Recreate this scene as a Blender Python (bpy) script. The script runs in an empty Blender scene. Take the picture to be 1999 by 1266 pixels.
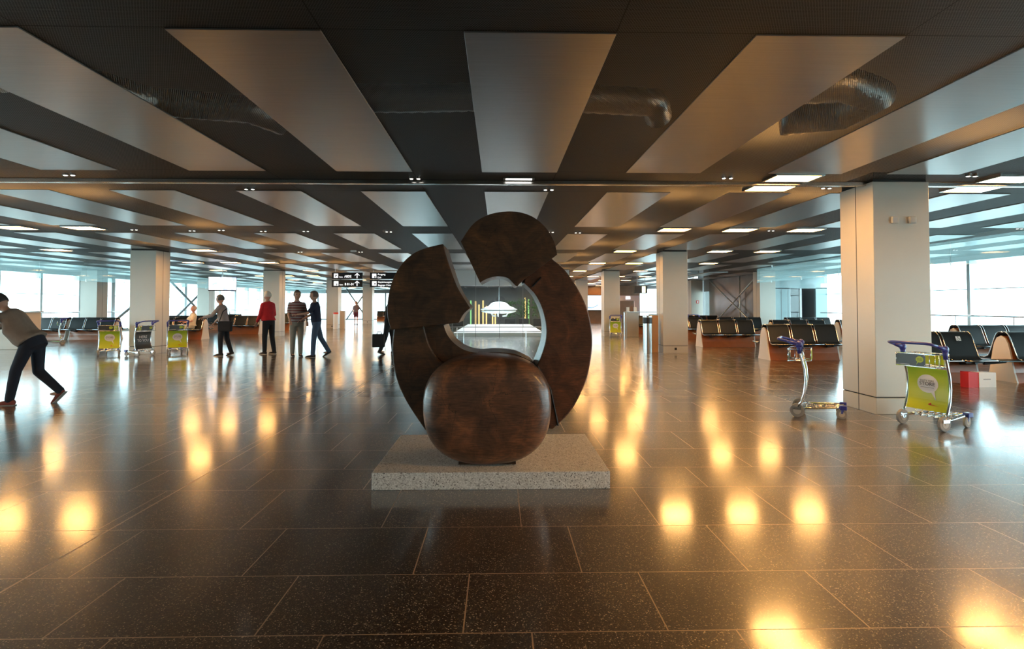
import bpy, bmesh, math, random
from mathutils import Vector, Matrix
C = bpy.context.scene
COL = C.collection
PI = math.pi
# ------------------------------------------------------------------ camera
HC = 1.4
F_PX, YAW, PIT, PPX, PPY = 1150.0, .0235, .0286, 1001.9, 563.8
r0 = Vector((math.cos(YAW), -math.sin(YAW), 0)); f0 = Vector((math.sin(YAW), math.cos(YAW), 0))
FW = f0*math.cos(PIT) + Vector((0, 0, 1))*math.sin(PIT)
UP = Vector((0, 0, 1))*math.cos(PIT) - f0*math.sin(PIT)
cam = bpy.data.cameras.new('camera'); co = bpy.data.objects.new('camera', cam); COL.objects.link(co)
M = Matrix((r0, UP, -FW)).transposed().to_4x4(); M.translation = Vector((0, 0, HC)); co.matrix_world = M
cam.sensor_width = 36; cam.lens = F_PX/1999*36
cam.shift_x = -(PPX-999.5)/1999; cam.shift_y = -(633-PPY)/1999
cam.clip_end = 400; cam.clip_start = .05
C.camera = co
def ray(px, py): return r0*((px-PPX)/F_PX) - UP*((py-PPY)/F_PX) + FW
def P(px, py, Y):            # a point of the place at depth Y that was measured at that spot of the photo
    d = ray(px, py); return Vector((0, 0, HC)) + d*(Y/d.y)
# ------------------------------------------------------------------ world, exposure
w = bpy.data.worlds.new('sky'); C.world = w; w.use_nodes = True
bg = w.node_tree.nodes['Background']; bg.inputs[0].default_value = (.68, .92, 1, 1); bg.inputs[1].default_value = 4.0
C.view_settings.view_transform = 'Standard'; C.view_settings.look = 'None'; C.view_settings.gamma = 1
C.view_settings.use_curve_mapping = False; C.view_settings.exposure = 1.15
LAMP = 30.0
def portal(x, rot, y0, y1):
    l = bpy.data.lights.new('daylight_portal', 'AREA'); l.shape = 'RECTANGLE'; l.size = y1-y0; l.size_y = 2.9
    l.cycles.is_portal = True
    o = bpy.data.objects.new('daylight_portal', l); COL.objects.link(o); o.location = (x, (y0+y1)/2, 1.45); o.rotation_euler = rot
portal(-20.9, (PI/2, 0, -PI/2), -12, 60); portal(15.4, (PI/2, 0, PI/2), -12, 27)
# ------------------------------------------------------------------ helpers
def nt(name):
    m = bpy.data.materials.new(name); m.use_nodes = True
    return m, m.node_tree.nodes, m.node_tree.links, m.node_tree.nodes['Principled BSDF']
def mat(name, col, rough=.5, metal=0, coat=0, emit=None, es=0, noise=0, nscale=20, bump=0, spec=None):
    m, n, l, b = nt(name)
    b.inputs['Base Color'].default_value = (*col, 1); b.inputs['Roughness'].default_value = rough
    b.inputs['Metallic'].default_value = metal; b.inputs['Coat Weight'].default_value = coat
    if spec is not None: b.inputs['Specular IOR Level'].default_value = spec
    if emit: b.inputs['Emission Color'].default_value = (*emit, 1); b.inputs['Emission Strength'].default_value = es
    t = n.new('ShaderNodeTexCoord'); x = n.new('ShaderNodeTexNoise'); x.inputs['Scale'].default_value = nscale
    x.inputs['Detail'].default_value = 4; l.new(t.outputs['Object'], x.inputs['Vector'])
    if noise:
        r = n.new('ShaderNodeMapRange'); r.inputs['To Min'].default_value = 1-noise; r.inputs['To Max'].default_value = 1+noise
        l.new(x.outputs['Fac'], r.inputs['Value'])
        mx = n.new('ShaderNodeVectorMath'); mx.operation = 'SCALE'; mx.inputs[0].default_value = col
        l.new(r.outputs[0], mx.inputs['Scale']); l.new(mx.outputs[0], b.inputs['Base Color'])
    if bump:
        bp = n.new('ShaderNodeBump'); bp.inputs['Strength'].default_value = bump; bp.inputs['Distance'].default_value = .01
        l.new(x.outputs['Fac'], bp.inputs['Height']); l.new(bp.outputs[0], b.inputs['Normal'])
    return m
def ramp(n, stops):
    r = n.new('ShaderNodeValToRGB'); e = r.color_ramp.elements
    while len(e) > 1: e.remove(e[-1])
    e[0].position = stops[0][0]; e[0].color = (*stops[0][1], 1)
    for p, c in stops[1:]:
        q = e.new(p); q.color = (*c, 1)
    return r
def mnode(n, l, op, a, b=None, c=None):
    x = n.new('ShaderNodeMath'); x.operation = op
    for i, v in enumerate((a, b, c)):
        if v is None: continue
        if isinstance(v, (int, float)): x.inputs[i].default_value = v
        else: l.new(v, x.inputs[i])
    return x.outputs[0]
def obj(name, bm, m=None, parent=None, smooth=False, bevel=0, seg=2):
    me = bpy.data.meshes.new(name)
    if isinstance(bm, bmesh.types.BMesh):
        if smooth:
            for f in bm.faces: f.smooth = True
        bm.to_mesh(me); bm.free()
    else: me = bm
    ms = m if isinstance(m, (list, tuple)) else [m]
    for q in ms:
        if q: me.materials.append(q)
    o = bpy.data.objects.new(name, me); COL.objects.link(o)
    if parent: o.parent = parent
    if bevel:
        bv = o.modifiers.new('bevel', 'BEVEL'); bv.width = bevel; bv.segments = seg; bv.limit_method = 'ANGLE'; bv.angle_limit = .6
    return o
def BM(): return bmesh.new()
def box(bm, x0, x1, y0, y1, z0, z1, mi=0):
    v = [bm.verts.new(p) for p in [(x0,y0,z0),(x1,y0,z0),(x1,y1,z0),(x0,y1,z0),(x0,y0,z1),(x1,y0,z1),(x1,y1,z1),(x0,y1,z1)]]
    for q in [(0,3,2,1),(4,5,6,7),(0,1,5,4),(1,2,6,5),(2,3,7,6),(3,0,4,7)]:
        f = bm.faces.new([v[i] for i in q]); f.material_index = mi
    return bm
def frame_of(d):
    d = d.normalized(); a = Vector((0, 0, 1)) if abs(d.z) < .9 else Vector((1, 0, 0))
    u = d.cross(a).normalized(); return u, d.cross(u).normalized()
def tube(bm, pts, r, n=8, caps=True, closed=False):
    pts = [Vector(p) for p in pts]; rs = r if isinstance(r, (list, tuple)) else [r]*len(pts)
    rings = []; u = None; N = len(pts)
    for i, p in enumerate(pts):
        if closed: d = (pts[(i+1) % N]-pts[i-1])
        else: d = (pts[min(i+1, N-1)]-pts[max(i-1, 0)])
        d.normalize()
        if u is None: u, v = frame_of(d)
        else:
            u = (u - d*u.dot(d)).normalized(); v = d.cross(u)
        rings.append([bm.verts.new(p+(u*math.cos(2*PI*k/n)+v*math.sin(2*PI*k/n))*rs[i]) for k in range(n)])
    for a, b in zip(rings, rings[1:] + ([rings[0]] if closed else [])):
        for k in range(n): bm.faces.new([a[k], a[(k+1) % n], b[(k+1) % n], b[k]])
    if caps and not closed:
        bm.faces.new(rings[0][::-1]); bm.faces.new(rings[-1])
    return bm
def prism(bm, pts, axis, a, b, mi=0):
    """closed 2d outline swept along axis ('x','y','z') from a to b"""
    def mk(p, t): return {'x': (t, p[0], p[1]), 'y': (p[0], t, p[1]), 'z': (p[0], p[1], t)}[axis]
    A = [bm.verts.new(mk(p, a)) for p in pts]; B = [bm.verts.new(mk(p, b)) for p in pts]
    n = len(pts)
    fs = [bm.faces.new(A), bm.faces.new(B[::-1])]
    for i in range(n): fs.append(bm.faces.new([A[i], B[i], B[(i+1) % n], A[(i+1) % n]]))
    for f in fs: f.material_index = mi
    bmesh.ops.recalc_face_normals(bm, faces=fs)
    return bm
def ball(bm, c, r, sc=(1, 1, 1), R=None, u=16, v=10):
    g = bmesh.ops.create_uvsphere(bm, u_segments=u, v_segments=v, radius=r)['verts']
    m = Matrix.Translation(c) @ (R.to_4x4() if R else Matrix()) @ Matrix.Diagonal((*sc, 1))
    bmesh.ops.transform(bm, matrix=m, verts=g); return bm
def cyl(bm, c, r, h, axis='z', n=20, r2=None):
    d = {'x': Vector((1,0,0)), 'y': Vector((0,1,0)), 'z': Vector((0,0,1))}[axis]
    return tube(bm, [Vector(c)-d*h/2, Vector(c)+d*h/2], [r, r if r2 is None else r2], n)
def tag(o, label, cat, group=None, kind=None):
    if label: o['label'] = label
    if cat: o['category'] = cat
    if group: o['group'] = group
    if kind: o['kind'] = kind
    return o
def thing(name, label, cat, loc=(0, 0, 0), rz=0, group=None):
    o = bpy.data.objects.new(name, None); COL.objects.link(o); o.location = loc; o.rotation_euler = (0, 0, rz)
    o.empty_display_size = .1
    return tag(o, label, cat, group)
KIDS = {}
def copy_tree(o, parent=None):
    c = o.copy(); COL.objects.link(c)
    if parent: c.parent = parent
    for ch in list(o.children): copy_tree(ch, c)
    return c
def struct(name, bm, m, parent=None, **k):
    o = obj(name, bm, m, parent, **k)
    if not parent: o['kind'] = 'structure'
    return o
def text_bm(s, size, align='LEFT', ext=.001, sx=1):
    cu = bpy.data.curves.new('t', 'FONT'); cu.body = s; cu.size = size; cu.align_x = align; cu.extrude = ext; cu.resolution_u = 3
    o = bpy.data.objects.new('t', cu); COL.objects.link(o)
    dg = bpy.context.evaluated_depsgraph_get(); me = bpy.data.meshes.new_from_object(o.evaluated_get(dg))
    bm = BM(); bm.from_mesh(me); bpy.data.objects.remove(o); bpy.data.meshes.remove(me); bpy.data.curves.remove(cu)
    bmesh.ops.scale(bm, vec=(sx, 1, 1), verts=bm.verts)
    return bm
def add_text(bm, s, size, M, align='LEFT', ext=.001, sx=1):
    t = text_bm(s, size, align, ext, sx); bmesh.ops.transform(t, matrix=M, verts=t.verts)
    me = bpy.data.meshes.new('t'); t.to_mesh(me); t.free(); bm.from_mesh(me); bpy.data.meshes.remove(me)
def bake(o, mods, m, name, parent=None, smooth=True):
    for f in mods: f(o)
    dg = bpy.context.evaluated_depsgraph_get(); me = bpy.data.meshes.new_from_object(o.evaluated_get(dg))
    bpy.data.objects.remove(o)
    if smooth:
        for p in me.polygons: p.use_smooth = True
    me.materials.clear()
    return obj(name, me, m, parent)
def remesh(name, bm, m, parent, vox, smooth=4):
    o = obj('tmp', bm)
    def f(o):
        r = o.modifiers.new('r', 'REMESH'); r.mode = 'VOXEL'; r.voxel_size = vox
        s = o.modifiers.new('s', 'SMOOTH'); s.factor = .5; s.iterations = smooth
    return bake(o, [f], m, name, parent)
# ------------------------------------------------------------------ materials
def floor_mat():
    m, n, l, b = nt('polished_granite')
    g = n.new('ShaderNodeNewGeometry'); sx = n.new('ShaderNodeSeparateXYZ'); l.new(g.outputs['Position'], sx.inputs[0])
    X, Y = sx.outputs[0], sx.outputs[1]
    per = 2.0; base = 2.567
    t = mnode(n, l, 'DIVIDE', mnode(n, l, 'ADD', Y, -base+per*20), per)
    fr = mnode(n, l, 'MULTIPLY', mnode(n, l, 'FRACT', t), per); cyc = mnode(n, l, 'FLOOR', t)
    b1, b2 = .56, 1.213
    s1 = mnode(n, l, 'GREATER_THAN', fr, b1); s2 = mnode(n, l, 'GREATER_THAN', fr, b2)
    row = mnode(n, l, 'ADD', s1, s2)
    W = .0032
    def near(c): return mnode(n, l, 'LESS_THAN', mnode(n, l, 'ABSOLUTE', mnode(n, l, 'SUBTRACT', fr, c)), W)
    jy = mnode(n, l, 'MAXIMUM', mnode(n, l, 'MAXIMUM', near(b1), near(b2)), mnode(n, l, 'MAXIMUM', near(0), near(per)))
    u = mnode(n, l, 'DIVIDE', mnode(n, l, 'ADD', mnode(n, l, 'ADD', X, mnode(n, l, 'MULTIPLY', row, .295)), 40*.885+.155), .885)
    fx = mnode(n, l, 'MULTIPLY', mnode(n, l, 'FRACT', u), .885)
    jx = mnode(n, l, 'MAXIMUM', mnode(n, l, 'LESS_THAN', fx, W), mnode(n, l, 'GREATER_THAN', fx, .885-W))
    jl = mnode(n, l, 'LESS_THAN', mnode(n, l, 'ABSOLUTE', mnode(n, l, 'ADD', X, 2.44)), .006)
    j = mnode(n, l, 'MAXIMUM', mnode(n, l, 'MAXIMUM', jx, jy), jl)
    # stone: fine light crystals in a dark brown ground, each slab a little different
    cx = n.new('ShaderNodeCombineXYZ'); l.new(mnode(n, l, 'FLOOR', u), cx.inputs[0]); l.new(row, cx.inputs[1]); l.new(cyc, cx.inputs[2])
    wn = n.new('ShaderNodeTexWhiteNoise'); l.new(cx.outputs[0], wn.inputs['Vector'])
    vo = n.new('ShaderNodeTexVoronoi'); vo.inputs['Scale'].default_value = 210; l.new(g.outputs['Position'], vo.inputs['Vector'])
    sepc = n.new('ShaderNodeSeparateColor'); l.new(vo.outputs['Color'], sepc.inputs[0])
    r1 = ramp(n, [(0, (.016, .010, .006)), (.45, (.038, .024, .014)), (.72, (.085, .056, .034)), (.88, (.17, .12, .075)), (.955, (.60, .48, .34))]); r1.color_ramp.interpolation = 'CONSTANT'
    l.new(sepc.outputs[0], r1.inputs[0])
    no = n.new('ShaderNodeTexNoise'); no.inputs['Scale'].default_value = 45; no.inputs['Detail'].default_value = 5; l.new(g.outputs['Position'], no.inputs['Vector'])
    k = n.new('ShaderNodeVectorMath'); k.operation = 'SCALE'; l.new(r1.outputs[0], k.inputs[0])
    l.new(mnode(n, l, 'MULTIPLY', mnode(n, l, 'ADD', mnode(n, l, 'MULTIPLY', wn.outputs['Value'], .5), .75), mnode(n, l, 'ADD', no.outputs['Fac'], .45)), k.inputs['Scale'])
    mx = n.new('ShaderNodeMix'); mx.data_type = 'RGBA'; l.new(j, mx.inputs['Factor']); l.new(k.outputs[0], mx.inputs['A']); mx.inputs['B'].default_value = (.42, .27, .15, 1)
    l.new(mx.outputs['Result'], b.inputs['Base Color'])
    n2 = n.new('ShaderNodeTexNoise'); n2.inputs['Scale'].default_value = .7; l.new(g.outputs['Position'], n2.inputs['Vector'])
    ro = mnode(n, l, 'ADD', mnode(n, l, 'ADD', mnode(n, l, 'MULTIPLY', n2.outputs['Fac'], .05), .10), mnode(n, l, 'MULTIPLY', wn.outputs['Value'], .03))
    l.new(mnode(n, l, 'ADD', ro, mnode(n, l, 'MULTIPLY', j, .4)), b.inputs['Coat Roughness'])
    b.inputs['Coat Weight'].default_value = 1; b.inputs['Coat IOR'].default_value = 1.6
    b.inputs['IOR'].default_value = 1.6; b.inputs['Roughness'].default_value = .36
    bp = n.new('ShaderNodeBump'); bp.inputs['Strength'].default_value = .3; bp.inputs['Distance'].default_value = .002; bp.invert = True
    l.new(j, bp.inputs['Height']); l.new(bp.outputs[0], b.inputs['Normal'])
    return m
def wood_mat(name='burnished_dark_wood', k=1.05, red=1.0, coat=.2):
    m, n, l, b = nt(name)
    t = n.new('ShaderNodeTexCoord'); mp = n.new('ShaderNodeMapping'); mp.inputs['Scale'].default_value = (1, 1, 1); l.new(t.outputs['Object'], mp.inputs[0])
    no = n.new('ShaderNodeTexNoise'); no.inputs['Scale'].default_value = 4.5; no.inputs['Detail'].default_value = 9; no.inputs['Roughness'].default_value = .68; no.inputs['Distortion'].default_value = .8
    l.new(mp.outputs[0], no.inputs['Vector'])
    r = ramp(n, [(p_, (c_[0]*k*red, c_[1]*k, c_[2]*k)) for p_, c_ in [(.28, (.026, .014, .008)), (.47, (.062, .031, .016)), (.6, (.11, .050, .022)), (.75, (.20, .085, .028))]]); l.new(no.outputs['Fac'], r.inputs[0])
    mp2 = n.new('ShaderNodeMapping'); mp2.inputs['Scale'].default_value = (10, 10, 90); l.new(t.outputs['Object'], mp2.inputs[0])
    n2 = n.new('ShaderNodeTexNoise'); n2.inputs['Scale'].default_value = 1.2; n2.inputs['Detail'].default_value = 6; l.new(mp2.outputs[0], n2.inputs['Vector'])
    mx = n.new('ShaderNodeMix'); mx.data_type = 'RGBA'; mx.blend_type = 'MULTIPLY'; mx.inputs['Factor'].default_value = .8
    r2 = ramp(n, [(.3, (.5, .5, .5)), (.7, (1.25, 1.2, 1.15))]); l.new(n2.outputs['Fac'], r2.inputs[0]); l.new(r.outputs[0], mx.inputs['A']); l.new(r2.outputs[0], mx.inputs['B'])
    # drying cracks
    vo = n.new('ShaderNodeTexVoronoi'); vo.feature = 'DISTANCE_TO_EDGE'; vo.inputs['Scale'].default_value = 2.3
    mp3 = n.new('ShaderNodeMapping'); mp3.inputs['Scale'].default_value = (1, .3, .55); mp3.inputs['Rotation'].default_value = (0, .6, 0); l.new(t.outputs['Object'], mp3.inputs[0])
    ad = n.new('ShaderNodeVectorMath'); ad.operation = 'ADD'; sc = n.new('ShaderNodeVectorMath'); sc.operation = 'SCALE'; sc.inputs['Scale'].default_value = .12
    l.new(no.outputs['Color'], sc.inputs[0]); l.new(mp3.outputs[0], ad.inputs[0]); l.new(sc.outputs[0], ad.inputs[1]); l.new(ad.outputs[0], vo.inputs['Vector'])
    msk = mnode(n, l, 'LESS_THAN', vo.outputs['Distance'], .0018)
    n3 = n.new('ShaderNodeTexNoise'); n3.inputs['Scale'].default_value = 2.1; l.new(t.outputs['Object'], n3.inputs['Vector'])
    msk = mnode(n, l, 'MULTIPLY', msk, mnode(n, l, 'GREATER_THAN', n3.outputs['Fac'], .5))
    m2 = n.new('ShaderNodeMix'); m2.data_type = 'RGBA'; l.new(msk, m2.inputs['Factor']); l.new(mx.outputs['Result'], m2.inputs['A']); m2.inputs['B'].default_value = (.004, .003, .002, 1)
    l.new(m2.outputs['Result'], b.inputs['Base Color'])
    b.inputs['Roughness'].default_value = .42; b.inputs['Coat Weight'].default_value = coat; b.inputs['Coat Roughness'].default_value = .2
    bp = n.new('ShaderNodeBump'); bp.inputs['Strength'].default_value = .25; bp.inputs['Distance'].default_value = .01
    l.new(n2.outputs['Fac'], bp.inputs['Height']); l.new(bp.outputs[0], b.inputs['Normal'])
    return m
def granite_mat():
    m, n, l, b = nt('white_granite')
    t = n.new('ShaderNodeTexCoord'); vo = n.new('ShaderNodeTexVoronoi'); vo.inputs['Scale'].default_value = 130; l.new(t.outputs['Object'], vo.inputs['Vector'])
    s = n.new('ShaderNodeSeparateColor'); l.new(vo.outputs['Color'], s.inputs[0])
    r = ramp(n, [(0, (.62, .60, .57)), (.4, (.76, .74, .71)), (.7, (.88, .86, .83)), (.9, (.34, .32, .30)), (.97, (.16, .15, .14))]); r.color_ramp.interpolation = 'CONSTANT'
    l.new(s.outputs[0], r.inputs[0]); l.new(r.outputs[0], b.inputs['Base Color']); b.inputs['Roughness'].default_value = .5
    return m
def mesh_mat():
    m, n, l, b = nt('perforated_metal')
    g = n.new('ShaderNodeNewGeometry'); sx = n.new('ShaderNodeSeparateXYZ'); l.new(g.outputs['Position'], sx.inputs[0])
    p = .016
    row = mnode(n, l, 'FLOOR', mnode(n, l, 'DIVIDE', sx.outputs[1], p*.866))
    off = mnode(n, l, 'MULTIPLY', mnode(n, l, 'MODULO', row, 2), .5)
    fx = mnode(n, l, 'SUBTRACT', mnode(n, l, 'FRACT', mnode(n, l, 'ADD', mnode(n, l, 'DIVIDE', sx.outputs[0], p), mnode(n, l, 'ADD', off, 5000))), .5)
    fy = mnode(n, l, 'SUBTRACT', mnode(n, l, 'FRACT', mnode(n, l, 'ADD', mnode(n, l, 'DIVIDE', sx.outputs[1], p*.866), 5000)), .5)
    d = mnode(n, l, 'ADD', mnode(n, l, 'MULTIPLY', fx, fx), mnode(n, l, 'MULTIPLY', fy, fy))
    hole = mnode(n, l, 'LESS_THAN', d, .155)
    b.inputs['Base Color'].default_value = (.12, .12, .12, 1); b.inputs['Metallic'].default_value = .6; b.inputs['Roughness'].default_value = .5
    tr = n.new('ShaderNodeBsdfTransparent'); mx = n.new('ShaderNodeMixShader')
    l.new(hole, mx.inputs[0]); l.new(b.outputs[0], mx.inputs[1]); l.new(tr.outputs[0], mx.inputs[2])
    l.new(mx.outputs[0], n['Material Output'].inputs[0])
    return m
def glass_mat(name='clear_glass', tint=(.93, .98, .98), haze=0):
    m, n, l, b = nt(name)
    tr = n.new('ShaderNodeBsdfTransparent'); tr.inputs[0].default_value = (*tint, 1); gl = n.new('ShaderNodeBsdfGlossy'); gl.inputs['Roughness'].default_value = .02
    fr = n.new('ShaderNodeLayerWeight'); mx = n.new('ShaderNodeMixShader')
    l.new(mnode(n, l, 'ADD', mnode(n, l, 'MULTIPLY', mnode(n, l, 'POWER', fr.outputs['Facing'], 5), .9), .05), mx.inputs[0]); l.new(tr.outputs[0], mx.inputs[1]); l.new(gl.outputs[0], mx.inputs[2])
    last = mx
    if haze:
        df = n.new('ShaderNodeBsdfTranslucent'); df.inputs[0].default_value = (.75, .88, .9, 1); m3 = n.new('ShaderNodeMixShader'); m3.inputs[0].default_value = haze
        l.new(mx.outputs[0], m3.inputs[1]); l.new(df.outputs[0], m3.inputs[2]); last = m3
    l.new(last.outputs[0], n['Material Output'].inputs[0]); n.remove(b)
    return m
def panel_mat():
    m, n, l, b = nt('satin_aluminium')
    t = n.new('ShaderNodeTexCoord'); mp = n.new('ShaderNodeMapping'); mp.inputs['Scale'].default_value = (2, 60, 1); l.new(t.outputs['Object'], mp.inputs[0])
    no = n.new('ShaderNodeTexNoise'); no.inputs['Scale'].default_value = 1; no.inputs['Detail'].default_value = 3; l.new(mp.outputs[0], no.inputs['Vector'])
    r = ramp(n, [(.3, (.37, .36, .355)), (.7, (.42, .41, .405))]); l.new(no.outputs['Fac'], r.inputs[0]); l.new(r.outputs[0], b.inputs['Base Color'])
    b.inputs['Metallic'].default_value = .9; b.inputs['Roughness'].default_value = .3
    return m
M_LOBE = wood_mat('burnished_red_wood', 1.8, 1.15, .6)
M_CRES = wood_mat('burnished_rust_wood', 1.2, 1.25, .2)
M_FLOOR, M_WOOD, M_GRAN, M_MESH, M_PANEL = floor_mat(), wood_mat(), granite_mat(), mesh_mat(), panel_mat()
M_GLASS = glass_mat(); M_BAFFLE = glass_mat('smoke_curtain_glass', (.86, .93, .93), .22)
M_RAIL = mat('brushed_steel_rail', (.55, .54, .53), .22, 1, nscale=40)
M_COLUMN = mat('painted_column_panel', (.60, .555, .49), .35, .15, noise=.03, nscale=3)
M_SEAM = mat('black_seam', (.01, .01, .01), .6)
M_WHITE = mat('white_paint', (.8, .82, .83), .5, noise=.02)
M_GREYWALL = mat('grey_wall_panel', (.22, .23, .235), .3, .1, noise=.25, nscale=1.3)
M_CHROME = mat('chrome', (.75, .76, .78), .12, 1)
M_BLUE = mat('blue_plastic', (.035, .045, .32), .35, coat=.3)
M_BLACK = mat('black_leather', (.012, .013, .013), .42, spec=.35, noise=.2, nscale=60, bump=.05)
M_BLKP = mat('black_plastic', (.012, .012, .014), .4)
M_BENCH = mat('orange_brown_lacquer', (.34, .09, .022), .28, coat=.3, noise=.25, nscale=6)
M_ENDP = mat('pale_gable_panel', (.74, .66, .58), .35, coat=.2)
M_RUBBER = mat('grey_rubber', (.30, .29, .28), .6)
M_HUB = mat('pale_grey_plastic', (.52, .50, .47), .45)
def lime():
    m, n, l, b = nt('lime_printed_panel'); t = n.new('ShaderNodeTexCoord'); s = n.new('ShaderNodeSeparateXYZ'); l.new(t.outputs['Object'], s.inputs[0])
    r = ramp(n, [(.2, (.58, .62, .02)), (.7, (.42, .62, .04))]); l.new(s.outputs[2], r.inputs[0]); l.new(r.outputs[0], b.inputs['Base Color']); b.inputs['Roughness'].default_value = .35
    return m
M_LIME = lime(); M_LIMEB = mat('lime_bubble', (.50, .66, .05), .4)
M_PGREY = mat('anthracite_panel', (.045, .055, .062), .35); M_BUB = mat('white_bubble', (.80, .79, .82), .4)
M_INK = mat('dark_ink', (.03, .04, .05), .5); M_RED = mat('red_ink', (.7, .05, .03), .5)
M_SIGN = mat('black_sign_board', (.008, .009, .014), .3); M_SIGNW = mat('lit_white_lettering', (.9, .9, .9), .5, emit=(1, 1, 1), es=.7)
M_LAMP = mat('lamp_diffuser', (1, .9, .7), .5, emit=(1, .50, .15), es=LAMP)
M_SPOT = mat('spot_lens', (1, 1, 1), .3, emit=(1, .95, .85), es=2.5)
M_DARK = mat('dark_plenum', (.035, .035, .036), .8, noise=.2)
M_FOIL = mat('crinkled_duct_foil', (.7, .68, .64), .28, 1, nscale=30, bump=1.0)
M_WPANEL = mat('brown_timber_cladding', (.16, .075, .035), .4, noise=.3, nscale=3)
# ------------------------------------------------------------------ room shell
H = 3.05; Y0, Y1 = -12, 61; XL, XR = -21.0, 15.5
struct('floor', box(BM(), XL-.3, XR+.3, Y0, Y1, -.3, 0), M_FLOOR)
tag(obj('apron', box(BM(), -160, 160, -120, 200, -4.3, -4), mat('concrete_apron', (.5, .5, .48), .8, noise=.1, nscale=1)), None, None, kind='structure')
bpy.data.objects['apron'].name = 'outdoor_apron'  # outdoor ground slab below the windows, no trim of the hall
ceil_ = struct('ceiling', box(BM(), XL-.3, XR+.3, Y0, Y1, 3.75, 3.95), M_DARK)
RW, RD, RX = .920, 1.7725, -.2145
RY, RP, RL = 3.494, 4.946, 3.694
cols = []
for j in range(-12, 9):
    x = RX+RD*j
    if j >= 3: x -= .28
    if x > XL and x+RW < XR: cols.append((j, x))
rest = BM(); cells = []
for k in range(-3, 12):
    for j, x in cols:
        y0 = RY+RP*k; y1 = min(y0+RL, Y1-.05)
        if y0 > Y1-1: continue
        near = abs(x)/max(y0+RL, .5); vis = k >= 0 and abs((x+RW/2)) < (y1)*.95+1
        cells.append(((y1 if vis else 500+abs(k)), x, y0, y1))
cells.sort()
for i, (_, x, y0, y1) in enumerate(cells):
    if i < 96: obj('ceiling_panel', box(BM(), x, x+RW, y0, y1, H-.012, H-.002), M_PANEL, ceil_, bevel=.002, seg=1)
    else: box(rest, x, x+RW, y0, y1, H-.035, H-.002)
tag(obj('ceiling_panel', rest, M_PANEL, ceil_), None, None, kind='stuff')
# perforated infill sheets, one per bay, with a thin seam between them
bays = BM()
for k in range(-3, 12):
    ya, yb = RY+RP*(k-1)+RL+.004, RY+RP*k-.004
    yb = min(yb, Y1)
    if ya < Y1-.2:
        for j in range(-12, 9):
            x0, x1 = RX+RD*j+RW+.004, RX+RD*(j+1)+RW-.004
            x1 = min(x1, XR); x0 = max(x0, XL)
            if x1-x0 > .1:
                v = [bays.verts.new(p) for p in ((x0, ya, H), (x0, yb, H), (x1, yb, H), (x1, ya, H))]; bays.faces.new(v)
    y0 = RY+RP*k+.004; y1 = min(y0+RL-.008, Y1)
    if y0 > Y1-.2: continue
    prev = XL
    for j, x in cols+[(99, XR)]:
        if x-prev > .05:
            v = [bays.verts.new(p) for p in ((prev+.004, y0, H), (prev+.004, y1, H), (x-.004, y1, H), (x-.004, y0, H))]; bays.faces.new(v)
        prev = x+RW
obj('perforated_sheet', bays, M_MESH, ceil_)
# ducts in the void, seen through the holes near the camera
def duct(pts, r):
    bm = BM(); q = []
    for a, b in zip(pts, pts[1:]):
        a, b = Vector(a), Vector(b); N = max(2, int((b-a).length/.06))
        for i in range(N): q.append(a.lerp(b, i/N))
    rs = [r*(1+.05*(i % 2)) for i in range(len(q))]
    return tube(bm, q, rs, 14)
for pts, r, lab in [
    ([(-1.9, 5.6, 3.38), (-.9, 5.6, 3.38), (.3, 5.55, 3.4), (1.1, 5.6, 3.38), (1.5, 5.6, 3.36), (1.62, 5.9, 3.3)], .13, 'crinkled foil air duct above the central ceiling mesh'),
    ([(-4.6, 5.1, 3.38), (-3.7, 5.2, 3.38), (-3.3, 5.7, 3.36), (-2.5, 5.9, 3.36), (-2.2, 6.2, 3.3)], .13, 'crinkled foil air duct above the ceiling mesh left of centre'),
    ([(2.4, 5.2, 3.36), (3.1, 5.15, 3.38), (3.55, 5.4, 3.38), (3.5, 5.9, 3.36), (2.9, 6.1, 3.34)], .15, 'curved crinkled foil air duct above the ceiling mesh right of centre'),
    ([(-7.6, 4.9, 3.38), (-6.4, 5.3, 3.38), (-5.3, 5.4, 3.36)], .14, 'crinkled foil air duct above the far left near ceiling mesh')]:
    tag(obj('air_duct', duct(pts, r), M_FOIL, smooth=True), lab, 'air duct', 'air ducts in the ceiling void')
# rail running across the first cross band
struct('trim_1', box(BM(), XL, XR, 7.66, 7.74, H-.06, H-.004), M_RAIL, bevel=.008)
# walls
def facade(name, x, y0, y1, step, inner, wn):
    fr = BM()
    box(fr, min(x, x+.12*inner), max(x, x+.12*inner), y0, y1, 0, .12); box(fr, min(x, x+.12*inner), max(x, x+.12*inner), y0, y1, 2.88, 3.75)
    box(fr, x-.03, x+.03, y0, y1, 1.93, 1.96)
    root = struct(name, fr, mat('pale_aluminium_frame', (.75, .87, .92), .4, .2))
    y = y0; k = 0
    while y < y1:
        m = BM(); wd = .13 if k % 3 else .3
        box(m, min(x-.1*inner, x+.2*inner), max(x-.1*inner, x+.2*inner), y, y+wd, .12, 2.88); obj('mullion', m, root.data.materials[0], root)
        y += step; k += 1
    pane = BM(); box(pane, x+.03, x+.045, y0, y1, .12, 2.88); obj('pane', pane, M_GLASS, root)
    r = BM(); tube(r, [(x+.45*inner, y0+.2, 1.08), (x+.45*inner, y1-.2, 1.08)], .022, 8)
    yy = y0+.3
    while yy < y1: tube(r, [(x+.45*inner, yy, 0), (x+.45*inner, yy, 1.08)], .014, 6); yy += step
    tag(obj('handrail', r, M_CHROME), 'thin metal handrail along the %s window wall' % wn, 'handrail')
facade('window_1', XL, Y0, Y1, 2.45, 1, 'left')
facade('window_2', XR, Y0, 27.5, 2.2, -1, 'right')
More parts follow.
